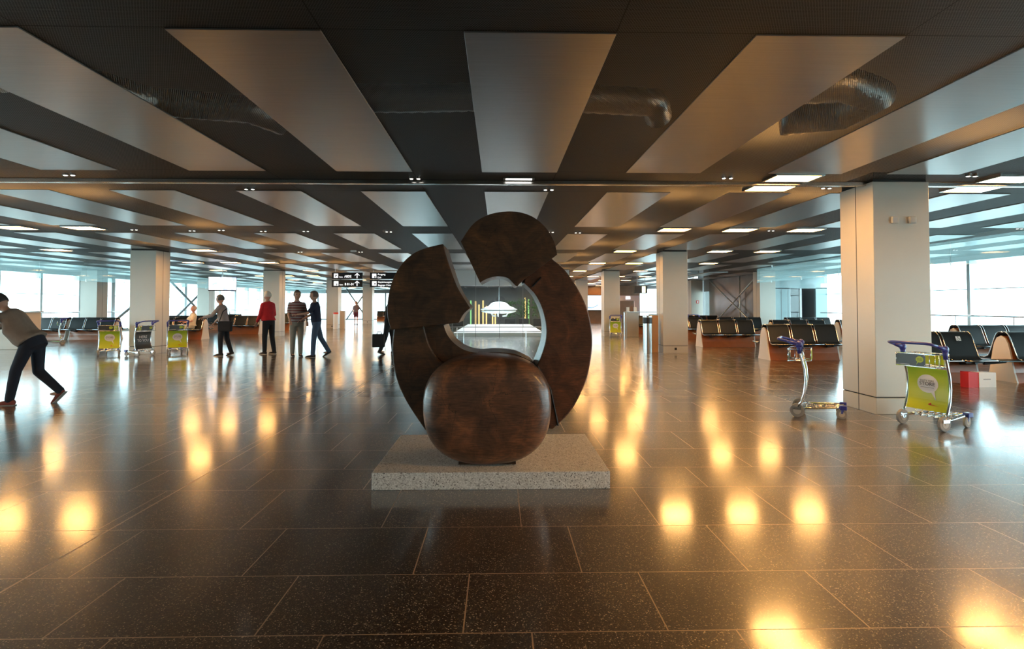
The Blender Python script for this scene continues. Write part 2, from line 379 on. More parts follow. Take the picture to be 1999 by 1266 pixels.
struct('wall_back', box(BM(), XL, XR, Y0-.2, Y0, 0, 3.75), mat('warm_white_wall', (.72, .62, .5), .6, noise=.03))
# hanging glass smoke curtains
for i, (x, yb, wd) in enumerate(((11.5, 26, 'right'), (-17.0, 58, 'left'))):
    t = thing('glass_smoke_curtain', 'hazy glass curtain hanging below the ceiling near the %s windows' % wd, 'glass curtain', (x, 0, 0))
    y = -10; 
    bm = BM(); s = BM()
    while y < yb:
        box(bm, -.006, .006, y+.01, min(y+2.46, yb), 2.42, H); obj('clip', box(BM(), -.012, .012, y-.012, y+.012, 2.4, 2.5), M_CHROME, t); y += 2.473
    obj('glass_sheet', bm, M_BAFFLE, t)
# far left end: glazed wall with steel cross bracing
fe = BM(); box(fe, XL, -4.6, Y1, Y1+.12, 2.7, 3.75); box(fe, XL, -4.6, Y1, Y1+.12, 0, .1)
we = struct('window_3', fe, M_GREYWALL)
x = XL
while x < -4.8:
    obj('mullion', box(BM(), x, x+.14, Y1-.05, Y1+.12, .1, 2.7), M_GREYWALL, we); x += 2.3
obj('pane', box(BM(), XL, -4.6, Y1+.04, Y1+.06, .1, 2.7), M_GLASS, we)
def brace(a, b, r=.07): return tube(BM(), [a, b], r, 8)
bracers = [((-20.4, 36.5, .05), (-20.4, 42.0, 2.95)), ((-20.15, 42.0, .05), (-20.15, 36.5, 2.95)), ((-20.4, 31.2, .3), (-20.4, 36.2, 2.95)),
           ((-14.2, 55, .1), (-12.2, 55, 3.0)), ((-12.2, 55, .1), (-14.2, 55, 3.0))]
for i, (a, b) in enumerate(bracers):
    tag(obj('steel_brace', brace(a, b), mat('steel_grey', (.3, .34, .37), .4, .4), smooth=True),
        ['grey diagonal steel brace rising away from camera before the left windows', 'grey diagonal steel brace falling away from camera before the left windows',
         'nearest diagonal steel brace before the left windows', 'far diagonal steel brace beside the woman in maroon skirt, rising right', 'far diagonal steel brace beside the woman in maroon skirt, rising left'][i], 'steel brace', 'steel braces by the windows')
# right: dark glassy panel wall with cross bracing, pale lobby with doors, timber wall
struct('wall_right', box(BM(), 13.0, 13.15, 28.1, 36.2, 0, 3.75), mat('dark_reflective_panel', (.19, .175, .165), .22, .25, noise=.45, nscale=.9))
struct('wall_right_far', box(BM(), 12.98, 15.5, 38.0, 38.2, 0, 3.75), M_GREYWALL)
ww = struct('window_4', box(BM(), 13.0, 13.1, 36.2, 37.2, 2.3, 3.75), M_GREYWALL)
obj('pane', box(BM(), 13.03, 13.05, 36.2, 37.2, 0, 2.3), M_GLASS, ww)
M_CABLE = mat('pale_steel_bar', (.6, .58, .54), .3, .6)
for i, (a, b) in enumerate((((12.8, 28.7, 3.0), (12.8, 34.5, .5)), ((12.8, 28.7, .2), (12.8, 35.6, 2.95)), ((12.85, 31.2, 0), (12.85, 31.2, 3.03)))):
    tag(obj('steel_brace', brace(a, b, .035), M_CABLE, smooth=True), ['pale diagonal steel bar before the dark panel wall, high end nearest the camera', 'pale diagonal steel bar before the dark panel wall, low end nearest the camera', 'pale upright steel bar before the dark panel wall on the right'][i], 'steel brace', 'steel bars before the dark wall')
lb = BM(); box(lb, 12.95, 13.72, 27.5, 27.65, 0, 2.25); box(lb, 12.95, 15.5, 27.5, 27.65, 2.22, 3.75); box(lb, 14.95, 15.5, 27.5, 27.65, 0, 2.25)
box(lb, 13.7, 15.0, 30.3, 30.4, 0, 2.3, 1); box(lb, 13.15, 13.7, 27.65, 30.3, 0, 2.3, 1)
box(lb, 15.0, 15.1, 27.65, 30.4, 0, 3.75, 1)
lw = struct('wall_lobby', lb, [mat('pale_glossy_lobby_panel', (.30, .42, .44), .2, 0, coat=.3, noise=.05, nscale=2), M_GREYWALL])
for x in (13.0, 13.3, 13.62): obj('seam', box(BM(), x, x+.012, 27.492, 27.5, 0, 2.2), M_GREYWALL, lw)
obj('seam', box(BM(), 12.98, 13.7, 27.492, 27.5, 2.2, 2.215), M_GREYWALL, lw)
dr = struct('door_1', box(BM(), 14.2, 14.29, 27.52, 27.6, 0, 2.22), M_WHITE)
obj('pane', box(BM(), 13.75, 14.2, 27.55, 27.57, .02, 2.2), M_GLASS, dr); obj('door_frame', box(BM(), 13.7, 13.75, 27.52, 27.6, 0, 2.22), M_WHITE, dr)
struct('wall_timber', box(BM(), 5.5, 11.5, 48, 48.2, 0, 3.75), M_WPANEL)
tb = BM()
for i in range(14): box(tb, 8.6, 11.5, 47.95, 48, .1+i*.2, .27+i*.2)
struct('trim_2', tb, M_WPANEL)
w5 = struct('window_5', box(BM(), 11.5, 15.5, 48, 48.2, 2.8, 3.75), M_GREYWALL)
obj('pane', box(BM(), 11.5, 15.5, 48.08, 48.1, 0, 2.8), M_GLASS, w5)
struct('wall_center_far', box(BM(), -4.6, 5.5, 47.5, 47.7, 0, 3.75), M_GREYWALL)
struct('wall_left_far', box(BM(), -4.6, -4.4, 47.7, 61, 0, 3.75), M_GREYWALL)

# ------------------------------------------------------------------ columns
CW = .743
def column(x, y, lab, sockets=0, box_=None):
    t = thing('column', lab, 'column', (x+CW/2, y+CW/2, 0), 0, 'square clad columns')
    h = CW/2
    obj('shaft', box(BM(), -h, h, -h, h, .222, H-.03), M_COLUMN, t, bevel=.006)
    obj('plinth', box(BM(), -h, h, -h, h, .0, .21), M_COLUMN, t, bevel=.006)
    s = BM(); box(s, -h+.015, h-.015, -h+.015, h-.015, .2, .23); box(s, -h+.02, h-.02, -h+.02, h-.02, H-.03, H+.1)
    for sg in (-1, 1):
        box(s, sg*h-.0015, sg*h+.0015, -.006, .006, .0, H-.03)
    obj('seam', s, M_SEAM, t)
    if sockets: obj('floor_socket', box(BM(), -.035, .035, -h-.008, -h+.01, .09, .16), M_BLKP, t, bevel=.004)
    return t
cs = [(4.865, 7.53, 'large pale square column beside the near luggage trolleys', 0), (4.865, 17.42, 'pale square column with a black socket near its foot, beside the steel bin', 1),
      (4.865, 27.31, 'pale square column behind the small lime trolley right of the sculpture', 0), (4.865, 37.2, 'pale column just showing past the right edge of the sculpture', 0), 
      (-10.77, 17.42, 'pale square column behind the three lime and grey trolleys', 0), (-10.85, 27.31, 'pale square column behind the man in the red shirt', 0),
      (-10.85, 37.2, 'pale square column left of the woman in the maroon skirt', 1), (-10.85, 47.09, 'pale far column right of the woman in the maroon skirt', 1),
      (-19.1, 27.31, 'bluish column before the left windows above the dark seats', 0), (-18.85, 37.2, 'bluish column left of the hanging screen', 0),
      (12.2, 27.31, 'pale blue column at the corner of the dark panel wall', 0), (12.2, 37.2, 'narrow far column with a small red sign', 0)]
for c in cs: column(c[0], c[1], c[2], c[3])
for i, x in enumerate((5.14, 5.37)):
    tag(obj('wall_box', box(BM(), x-.045, x+.045, 7.49, 7.53, 2.47, 2.56), mat('pale_plastic_box', (.66, .65, .63), .4), bevel=.012), ['left small square box high on the large near column', 'right small square box high on the large near column'][i], 'wall box', 'small boxes on the near column')
fs = BM(); box(fs, -.09, .09, -.01, 0, -.09, .09)
o = obj('fire_sign', fs, M_RED); o.location = (12.6, 37.19, 1.65); tag(o, 'small red square sign on the narrow far column', 'sign')
obj('sign_face', box(BM(), -.05, .05, -.014, -.008, -.05, .05), M_WHITE, o)
# ------------------------------------------------------------------ ceiling lamps
def lamp_proto(sx, sy):
    t = thing('ceiling_light', None, 'ceiling light', (0, 0, 0), 0)
    fr = BM(); a, b = sx/2, sy/2
    for q in ((-a-.03, a+.03, -b-.03, -b), (-a-.03, a+.03, b, b+.03), (-a-.03, -a, -b, b), (a, a+.03, -b, b)): box(fr, *q, -.02, .03)
    obj('frame', fr, M_RAIL, t); obj('diffuser', box(BM(), -a, a, -b, b, .0, .015), M_LAMP, t)
    return t
lp = lamp_proto(.58, .46); lp2 = lamp_proto(.56, .34)
ordn = ['first', 'second', 'third', 'fourth', 'fifth']
bandn = ['nearest', 'second', 'third', 'fourth', 'fifth', 'sixth', 'seventh', 'eighth', 'ninth', 'tenth', 'eleventh']
first = {}
def place_lamp(pr, x, y, lab, grp):
    o = pr if not first.get(pr) else copy_tree(pr); first[pr] = 1
    o.location = (x, y, H-.012); o['label'] = lab; o['group'] = grp; return o
for k in range(-2, 11):
    yc = 7.81+RP*k
    for side, xs in (('right', (3.74, 5.15, 6.58, 8.02)), ('left', (-8.68, -10.1, -11.5, -12.9))):
        n_ = 0
        for i, x in enumerate(xs):
            if k % 2 == 0 and ((side == 'right' and i == 1) or (side == 'left' and i in (1, 2))): continue
            n_ += 1
            if k == 0:
                if side == 'left' or i == 3: continue
                place_lamp(lp2, x, 7.38, 'warm ceiling light in the nearest band before the rail, %s' % ('beside the large column' if i == 2 else 'left of the large column'), 'warm square ceiling lights')
                place_lamp(lp2, x, 8.02, 'warm ceiling light in the nearest band beyond the rail, %s' % ('right of the large column' if i == 2 else 'left of the large column'), 'warm square ceiling lights')
                continue
            if k == 2 and side == 'left' and i == 3: pass
            if k < 0: lab, g = 'unseen warm square ceiling light continuing the lamp bands out of view', 'warm ceiling lights behind the camera'  # unseen lamps that carry the ceiling bands on past the frame
            elif k > 5: lab, g = 'tiny distant warm ceiling light on the %s side' % side, 'distant warm ceiling lights on the %s' % side
            else: lab, g = 'warm ceiling light, %s from left of the %s-hand lights, %s band' % (ordn[(n_-1) if side == 'right' else (len([q for q in range(4) if not (k % 2 == 0 and q in (1, 2))])-n_)], side, bandn[k]), 'warm square ceiling lights'
            place_lamp(lp, x, yc-.27, lab, g)
def spot_proto():
    t = thing('ceiling_spotlight', None, 'spotlight')
    for s in (-1, 1):
        b = BM(); cyl(b, (s*.045, 0, -.012), .032, .03, n=14); ob = obj('spot_ring', b, M_CHROME, t)
        b = BM(); cyl(b, (s*.045, 0, -.028), .02, .006, n=12); obj('spot_lens', b, M_SPOT, ob)
    return t
sp = spot_proto()
for i, (px, py, lab) in enumerate([(810, 345, 'left of the bright slot light'), (487, 366, 'just beyond the rail, upper left'), (135, 338, 'far left before the rail'), (1071, 367, 'right of the bright slot light beyond the rail'),
     (1420, 344, 'before the rail, left of the near lamps'), (1613, 364, 'beyond the rail, left of the large column'), (1897, 340, 'before the rail, right of the large column'), (375, 448, 'second band, above the left column'),
     (432, 447, 'second band, right of the left column'), (514, 449, 'second band, left of the red-shirted man'), (597, 449, 'second band, above the striped-shirted man'), (759, 450, 'second band, left of the sculpture wedge'),
     (1075, 451, 'second band, touching the sculpture top'), (1128, 452, 'second band, right of the sculpture top'), (1505, 448, 'second band, between two lamps'), (1865, 486, 'third band, right of the large column'),
     (1990, 444, 'second band, far right edge'), (262, 446, 'second band, far left'), (586, 490, 'third band, left of the signs'), (704, 490, 'third band, above the left sign')]):
    d = ray(px, py); q = Vector((0, 0, HC))+d*((H-.0-HC)/d.z)
    o = sp if i == 0 else copy_tree(sp); o.location = q; o['label'] = 'twin chrome ceiling spotlight, '+lab; o['group'] = 'twin ceiling spotlights'
t = thing('slot_light', 'narrow bright slot light in the ceiling above the sculpture', 'ceiling light', (.25, 7.55, H))
obj('frame', box(BM(), -.2, .2, -.06, .06, -.02, 0), M_RAIL, t); obj('diffuser', box(BM(), -.17, .17, -.035, .035, -.024, -.018), M_SPOT, t)
t = thing('smoke_detector', 'small round white detector on the ceiling mesh, left of the lime trolley column', 'detector', P(690, 489, 17.6)*1)
t.location.z = H; b = BM(); cyl(b, (0, 0, -.02), .09, .04); obj('detector_body', b, M_WHITE, t, bevel=.01)
# ------------------------------------------------------------------ plinth and sculpture
PT = .132
pl = obj('stone_plinth', box(BM(), -.97, .85, 4.54, 5.87, 0, PT), M_GRAN, bevel=.004)
tag(pl, 'low speckled white granite plinth under the wooden sculpture', 'plinth')
sc = thing('wooden_sculpture', 'large dark burnished wooden ring sculpture of carved blocks on granite plinth', 'sculpture', (-.05, 5.1, PT))
S = 1/2.11
def sp_(pts): return [(700+x*S, 380+y*S) for x, y in pts]
def catmull(pts, flags, n=6):
    out = []; N = len(pts)
    for i in range(N):
        p0, p1, p2, p3 = pts[i-1], pts[i], pts[(i+1) % N], pts[(i+2) % N]
        if flags[i]: p0 = p1
        if flags[(i+1) % N]: p3 = p2
        straight = flags[i] and flags[(i+1) % N]
        m = 1 if straight else n
        for k in range(m):
            t = k/m
            out.append(tuple(.5*((2*p1[c])+(-p0[c]+p2[c])*t+(2*p0[c]-5*p1[c]+4*p2[c]-p3[c])*t*t+(-p0[c]+3*p1[c]-3*p2[c]+p3[c])*t**3) for c in (0, 1)))
    return out
def block(name, pts, ya, yb, bev=.02, lab=None, M_WOOD=M_WOOD):
    """pts: (x, y, corner?) measured on the face that lies at depth ya"""
    fl = [bool(p[2]) for p in pts]; q = catmull(sp_([(p[0], p[1]) for p in pts]), fl)
    W = [P(x, y, ya) for x, y in q]; W = [(v.x, v.z) for v in W]
    bm = prism(BM(), W, 'y', ya, yb)
    bmesh.ops.triangulate(bm, faces=[f for f in bm.faces if len(f.verts) > 4])
    o = obj(name, bm, M_WOOD, None, bevel=bev, seg=3); o.parent = sc; o.matrix_parent_inverse = Matrix.Translation(-Vector((-.05, 5.1, PT)))
    bv = o.modifiers['bevel']; bv.angle_limit = .5
    for p in o.data.polygons: p.use_smooth = False
    if lab: o['label'] = lab
    return o
block('wedge_block', [(348, 202, 1), (365, 262, 0), (405, 375, 0), (460, 466, 1), (432, 492, 0), (413, 527, 1), (270, 541, 0), (133, 556, 1), (119, 500, 0), (120, 430, 0), (140, 350, 0), (178, 285, 0), (225, 242, 0), (280, 218, 0)], 4.80, 5.36, .012)
block('fan_block', [(421, 192, 1), (500, 361, 1), (535, 343, 0), (575, 335, 0), (615, 343, 0), (650, 376, 0), (664, 362, 1), (818, 246, 1), (806, 195, 0), (775, 140, 0), (725, 95, 0), (665, 72, 0), (600, 69, 0), (530, 84, 0), (470, 122, 0)], 4.84, 5.42, .012)
block('crescent_block', [(802, 268, 1), (850, 310, 0), (903, 385, 0), (942, 470, 0), (962, 570, 0), (960, 655, 0), (942, 750, 0), (905, 840, 0), (862, 905, 0), (800, 966, 1), (760, 960, 1), (735, 704, 1), (755, 655, 0), (770, 600, 0), (772, 540, 0), (757, 470, 0), (726, 408, 0), (680, 362, 1), (690, 320, 1), (770, 235, 1)], 4.92, 5.48, .012, None, M_CRES)
g = BM(); a, b_ = P(700+716*S, 380+378*S, 4.91), P(700+752*S, 380+340*S, 4.91); tube(g, [a, b_], .007, 6)
o = obj('groove', g, M_SEAM); o.parent = sc; o.matrix_parent_inverse = Matrix.Translation(-Vector((-.05, 5.1, PT))); g = BM()
a, b_, c_ = P(700+737*S, 380+705*S, 4.912), P(700+790*S, 380+800*S, 4.912), P(700+822*S, 380+950*S, 4.912); tube(g, [a, b_, c_], .008, 6)
o = obj('groove', g, M_SEAM); o.parent = sc; o.matrix_parent_inverse = Matrix.Translation(-Vector((-.05, 5.1, PT)))
block('lower_crescent_block', [(146, 545, 1), (138, 620, 0), (143, 700, 0), (165, 785, 0), (208, 870, 0), (275, 970, 1), (430, 960, 1), (450, 690, 1), (350, 690, 0), (296, 630, 0), (268, 540, 1)], 4.95, 5.45, .012)
block('cradle_block', [(262, 538, 1), (300, 650, 0), (350, 700, 0), (400, 760, 1), (760, 760, 1), (728, 700, 0), (700, 680, 0), (640, 655, 0), (560, 648, 0), (500, 652, 0), (440, 640, 0), (395, 612, 0), (365, 575, 0), (350, 536, 1)], 4.99, 5.50, .02)
# rounded foot block
def superellipsoid(rx, ry, rz, e1, e2, u=96, v=48):
    bm = BM(); sg = lambda q, p: math.copysign(abs(q)**p, q)
    rows = []
    for i in range(v+1):
        ph = -PI/2+PI*i/v
        rows.append([bm.verts.new((rx*sg(math.cos(ph), e1)*sg(math.cos(2*PI*j/u), e2), ry*sg(math.sin(ph), e1), rz*sg(math.cos(ph), e1)*sg(math.sin(2*PI*j/u), e2))) for j in range(u)])
    for a, b in zip(rows, rows[1:]):
        for j in range(u):
            f = [a[j], a[(j+1) % u], b[(j+1) % u], b[j]]
            bm.faces.new(f)
    bmesh.ops.remove_doubles(bm, verts=bm.verts, dist=1e-5); bmesh.ops.recalc_face_normals(bm, faces=bm.faces)
    return bm
lc = P(700+530*S, 380+880*S, 4.75)
fb = superellipsoid(.52, .40, .437, .29, .79)
for v in fb.verts:   # front and back faces slightly domed, body tapers a little downward
    v.co.x *= 1+.05*v.co.z/.437*(1 if v.co.z < 0 else .4)
o = obj('foot_block', fb, M_LOBE, smooth=True); o.parent = sc; o.location = (lc.x-(-.05), 5.03-5.1, PT+.437-.001-PT)
o = obj('foot_wedge', box(BM(), -.23, .23, -.34, .30, 0, .02), M_WOOD); o.parent = sc; o.location = (lc.x+.05, 0, 0)
tag(obj('floor_plate', box(BM(), -.86, -.7, 5.9, 6.1, .0, .004), M_RAIL), 'small flush metal plate in the floor behind the plinth', 'floor plate')
# ------------------------------------------------------------------ bench seating
def seat_path():
    pts = [(.02, .90), (-.03, .915), (-.09, .905), (-.14, .86), (-.19, .76), (-.24, .64), (-.285, .53), (-.32, .46), (-.38, .425), (-.47, .415), (-.60, .425), (-.70, .44), (-.735, .43)]
    fl = [True]+[False]*(len(pts)-2)+[True]; out = []
    for i in range(len(pts)-1):
        p0, p1, p2, p3 = pts[max(i-1, 0)], pts[i], pts[i+1], pts[min(i+2, len(pts)-1)]
        for k in range(4):
            t = k/4; out.append(tuple(.5*((2*p1[c])+(-p0[c]+p2[c])*t+(2*p0[c]-5*p1[c]+4*p2[c]-p3[c])*t*t+(-p0[c]+3*p1[c]-3*p2[c]+p3[c])*t**3) for c in (0, 1)))
    out.append(pts[-1]); return out
SPATH = seat_path()
def seat_mesh(w):
    bm = BM(); top = SPATH; n = len(top); off = []
    for i, p in enumerate(top):
        a, b = top[max(i-1, 0)], top[min(i+1, n-1)]; dx, dz = b[0]-a[0], b[1]-a[1]; L = math.hypot(dx, dz)
        off.append((p[0]-dz/L*-.028*-1, p[1]+dx/L*.028))
    # underside
    out = list(top)+off[::-1]
    return prism(bm, out, 'x', -w/2, w/2)
SW = .62
def make_bench(n=3, table=False, wheel=False):
    t = thing('seating_bench', None, 'bench seating'); L = n*SW
    prof = [(-.33, 0), (-.27, .18), (-.225, .38), (-.19, .56), (-.15, .70), (-.09, .80), (0, .84), (.09, .80), (.15, .70), (.19, .56), (.225, .38), (.27, .18), (.33, 0)]
    obj('base', prism(BM(), prof, 'x', .03, L-.03), M_BENCH, t, smooth=False)
    for x0 in (0, L-.03): obj('end_panel', prism(BM(), [(p[0]*1.01, p[1]*1.005) for p in prof], 'x', x0, x0+.03), M_ENDP, t)
    for side in (0, 1):
        for i in range(n):
            x = SW*(i+.5)
            s = obj('seat', seat_mesh(SW-.07), M_BLACK, t, bevel=.008); s.location = (x, 0, 0)
            if side: s.rotation_euler = (0, 0, PI)
            e = BM()
            for sg in (-1, 1): tube(e, [(sg*(SW/2-.03), p[0], p[1]+.002) for p in SPATH[::2]]+[(sg*(SW/2-.03), SPATH[-1][0], SPATH[-1][1])], .009, 6)
            tube(e, [(-(SW/2-.03), -.735, .43), ((SW/2-.03), -.735, .43)], .009, 6)
            obj('metal_edge', e, M_CHROME, s, smooth=True)
            b = BM(); tube(b, [(0, -.22, .34), (0, -.6, .385)], .03, 8); box(b, -.16, .16, -.56, -.36, .375, .4); obj('seat_bracket', b, M_BLKP, s)
            if wheel and not side and i == n-1:
                Mt = Matrix.Translation((-.0, -.188, .795)) @ Matrix.Rotation(-.0, 4, 'Z') @ Matrix.Rotation(PI/2-.42, 4, 'X')
                d = BM(); 
                for q in (box(BM(), -.045, .045, -.045, .045, 0, .002),):
                    me = bpy.data.meshes.new('q'); q.to_mesh(me); q.free(); d.from_mesh(me)
                k = obj('accessibility_badge', d, M_WHITE, s); k.matrix_local = Mt
                d = BM(); ball(d, (-.002, .03, .003), .008, (1, 1, .3)); tube(d, [(-.002, .02, .003), (0, 0, .003), (.02, 0, .003), (.03, -.022, .003)], .004, 6)
                tube(d, [(-.002+.02*math.cos(a*PI/8)-.006, -.012+.02*math.sin(a*PI/8), .003) for a in range(6, 17)], .003, 6)
                k2 = obj('wheelchair_symbol', d, M_INK, s); k2.matrix_local = Mt
    if table:
        p = BM(); box(p, L, L+.52, -.72, -.3, .415, .432); o = obj('side_table', p, M_BLKP, t, bevel=.01)
        e = BM(); tube(e, [(L, -.725, .418), (L+.52, -.725, .418), (L+.52, -.3, .418)], .008, 6); obj('metal_edge', e, M_CHROME, o)
        p = BM(); tube(p, [(L-.1, -.5, .37), (L+.3, -.5, .4)], .03, 8); obj('table_bracket', p, M_BLKP, o)
    return t
b3 = make_bench(3); b3w = make_bench(3, True, True); used_b = {}
def bench(x, yf, lab, proto=None, rz=0, grp='back-to-back bench seating with black seats'):
    proto = proto or b3; o = proto if not used_b.get(proto) else copy_tree(proto); used_b[proto] = 1
    o.location = (x, yf+.33, 0); o.rotation_euler = (0, 0, rz); o['label'] = lab; o['group'] = grp
bench(6.95, 10.6, 'near black bench seating with a wheelchair badge on one seat and a small end table', b3w)
bench(9.38, 10.5, 'black bench seating at the right edge with a large pale gable facing the camera')
bench(6.95, 15.05, 'black bench seating behind the side-on trolley, its pale gable at the left')
bench(6.9, 19.95, 'three-seat black bench right of the socket column, second row from the side-on trolley')
bench(6.85, 24.9, 'black bench mostly hidden behind the socket column')
bench(6.8, 29.6, 'far black bench seen between the steel bin and the kiosk')
bench(9.4, 15.2, 'black bench seating just right of the large near column, one row back')
bench(11.45, 14.3, 'black bench seating before the right windows, farthest right of its row')
bench(9.4, 19.95, 'dark bench seating directly behind the trolley-side bench, left of the large column')
bench(11.75, 19.95, 'dark bench seating touching the left edge of the large column')
bench(9.4, 24.9, 'dark bench seating before the dark panel wall, near its right end')
bench(12.0, 24.2, 'dark bench seating before the pale lobby wall')
bench(9.3, 29.6, 'far dark bench seating before the left part of the dark panel wall')
bench(9.3, 34.3, 'farthest dark bench seating right of the socket column')
L3 = 3*SW
bench(-12.4-L3, 24.9, 'black bench with pale right gable where the seated man sits', grp='back-to-back bench seating with black seats')
bench(-11.95-L3, 29.6, 'black bench seen between the grey-topped walker and the red-shirted man')
bench(-12.2-L3, 34.6, 'far black bench seen between the red-shirted and striped-shirted men')
bench(-17.9, 24.9, 'dark bench left of the left-hand trolleys, nearer the column')
bench(-19.9, 24.9, 'dark bench left of the left-hand trolleys, nearer the windows')
bench(-16.6, 29.6, 'dark bench row behind the seated man, on his left')
bench(-17.0, 34.6, 'far dark bench right of the bluish column left of the screen')
bench(-14.9, 39.6, 'farthest dark bench behind the walkers on the left')
bench(-11.6, 56, 'distant brown bench below the right-hand sign')
# ------------------------------------------------------------------ luggage trolleys
def wheel(r, w, parent, loc, rz=0, n=20):
    b = BM(); cyl(b, (0, 0, 0), r, w, 'y', n); o = obj('wheel', b, M_RUBBER, parent, bevel=.006); o.location = loc; o.rotation_euler = (0, 0, rz)
    b = BM(); cyl(b, (0, 0, 0), r*.55, w*1.15, 'y', 14); cyl(b, (0, 0, 0), r*.16, w*1.5, 'y', 8); obj('hub', b, M_HUB, o)
    return o
def bubble(w, h, tail, n=36):
    pts = []; a0 = -1.05 if tail > 0 else PI+1.05
    for i in range(n):
        a = 2*PI*i/n; pts.append((w/2*math.cos(a), h/2*math.sin(a)))
    tx = tail; P2 = []
    for i, p in enumerate(pts):
        P2.append(p)
    # tail: replace the lowest right/left points by a pointed corner
    a = -PI/3 if tail > 0 else -2*PI/3
    j = int(round((a % (2*PI))/(2*PI)*n)); P2[j] = (tail*w*.42, -h*.86)
    return P2
def make_trolley(kind=0):
    t = thing('luggage_trolley', None, 'luggage trolley')
    up = [(0, .115), (.05, .2), (.085, .32), (.10, .46), (.09, .60), (.06, .72), (.035, .82), (.03, .90)]
    for s in (-1, 1):
        b = BM(); tube(b, [(x, s*.255, z) for x, z in up], .0145, 10); obj('upright', b, M_CHROME, t, smooth=True)
        b = BM(); ball(b, (.03, s*.255, .91), .042, (1, .8, 1.1)); tube(b, [(.035, s*.255, .80), (.03, s*.255, .90)], [.022, .03], 10); tube(b, [(.03, s*.255, .91), (-.10, s*.262, .95)], [.028, .017], 10)
        obj('handle_joint', b, M_BLUE, t, smooth=True)
        b = BM(); tube(b, [(0, s*.255, .115), (.17, s*.225, .12), (.38, s*.18, .135), (.52, s*.15, .145)], .014, 10); obj('side_rail', b, M_CHROME, t, smooth=True)
        b = BM(); box(b, -.05, .045, s*.255-.028, s*.255+.028, .10, .135); tube(b, [(0, s*.235, .11), (.0, s*.235, .085)], .02, 8); prism(b, [(-.045, .12), (.045, .12), (.015, .07), (-.015, .07)], 'y', s*.224-.004, s*.224+.004); obj('fork', b, M_CHROME, t)
        wheel(.085, .034, t, (0, s*.25, .0855))
        b = BM(); box(b, .47, .55, s*.15-.035, s*.15+.035, .115, .17); tube(b, [(.50, s*.15, .12), (.49, s*.15, .06)], .022, 8); obj('caster_block', b, M_BLUE, t, bevel=.01)
        wheel(.062, .03, t, (.49, s*.15, .0625), .15)
    b = BM(); tube(b, [(-.10, -.262, .95), (-.19, -.25, .975), (-.21, -.2, .98), (-.21, .2, .98), (-.19, .25, .975), (-.10, .262, .95)], .0165, 10); obj('handlebar', b, M_BLUE, t, smooth=True)
    b = BM()
    for y in (-.12, -.04, .04, .12): tube(b, [(.06, y, .2), (.02, y, .13), (.26, y*.9, .12), (.52, y*.8, .145)], .005, 6)
    for x in (.10, .21, .32, .43, .52): tube(b, [(x, -.235+.09*x/.52, .125+.02*x), (x, .235-.09*x/.52, .125+.02*x)], .006 if x < .5 else .014, 6)
    obj('wire_platform', b, M_CHROME, t, smooth=True)
    # advertising panel between the uprights, following their curve
    pan = BM(); q = [(x-.004, z) for x, z in [(.045, .20), (.082, .32), (.096, .46), (.088, .60), (.07, .68)]]
    q = [(x, z) for (xa, za), (xb, zb), (xc, zc), (xd, zd) in zip([q[0]]+q, q, q[1:], q[2:]+[q[-1]]) for k_ in range(4) for t_ in [k_/4] for x, z in [tuple(.5*(2*b0+(c0-a0)*t_+(2*a0-5*b0+4*c0-d0)*t_*t_+(3*b0-a0-3*c0+d0)*t_**3) for a0, b0, c0, d0 in ((xa, xb, xc, xd), (za, zb, zc, zd)))]]+[q[-1]]
    prism(pan, q+[(x+.008, z) for x, z in q[::-1]], 'y', -.237, .237)
    pa = obj('advert_panel', pan, M_LIME if kind == 0 else M_PGREY, t)
    R = Matrix(((0, 0, -1, 0), (-1, 0, 0, 0), (0, 1, 0, 0), (0, 0, 0, 1)))   # lettering read from the handle side
    def wrap(bm, off=.003):
        for v in bm.verts:
            z = v.co.z; x = q[0][0]
            for (xa, za), (xb, zb) in zip(q, q[1:]):
                if za <= z <= zb: x = xa+(xb-xa)*(z-za)/(zb-za)
            v.co.x = x+v.co.x-off+.0
        return bm
    if kind == 0:
        bb = BM(); prism(bb, [(-p[0]-.0, p[1]+.50) for p in bubble(.25, .21, 1)], 'x', -.0, .0006); obj('speech_bubble', wrap(bb, .0035), M_BUB, pa)
        tx = BM(); add_text(tx, 'DUTY FREE', .027, R @ Matrix.Translation((0, .525, .0)), 'CENTER', .0004, 1.25); add_text(tx, 'STORE', .056, R @ Matrix.Translation((0, .48, 0)), 'CENTER', .0006, 1.12)
        box(tx, -.0003, .0003, -.08, .08, .455, .458); obj('lettering', wrap(tx, .013), M_INK, pa)
        lg = BM(); prism(lg, [(-.03, .262), (-.06, .268), (-.04, .280), (-.055, .290), (-.02, .27), (-.16, .256)], 'x', 0, .0006); obj('red_mark', wrap(lg, .0045), M_RED, pa)
    else:
        tx = BM(); add_text(tx, 'HERE', .10, R @ Matrix.Translation((0, .50, 0)), 'CENTER', .0005, 1.1); add_text(tx, 'TO YOU', .10, R @ Matrix.Translation((0, .40, 0)), 'CENTER', .0005, .95); obj('lettering', wrap(tx, .010), M_BUB, pa)
    # wire basket with its own sign
    b = BM()
    for z in (.705, .85):
        tube(b, [(-.10, -.235, z), (-.10, .235, z), (.16, .20, z), (.16, -.20, z)], .006, 6, closed=True)
    for y in (-.235, -.17, -.12, .12, .17, .235):
        tube(b, [(-.10, y, .705), (-.10, y, .85)], .004, 6); tube(b, [(.16, y*.85, .705), (.16, y*.85, .85)], .004, 6); tube(b, [(-.10, y, .705), (.16, y*.85, .705)], .004, 6)
    for x in (-.02, .07): tube(b, [(x, -.22, .85), (x, -.22, .705), (x, .22, .705), (x, .22, .85)], .004, 6)
    ba = obj('wire_basket', b, M_CHROME, t, smooth=True)
    ps = BM(); box(ps, -.112, -.107, -.13, .225, .715, .845); sg_ = obj('basket_sign', ps, M_PGREY, t)
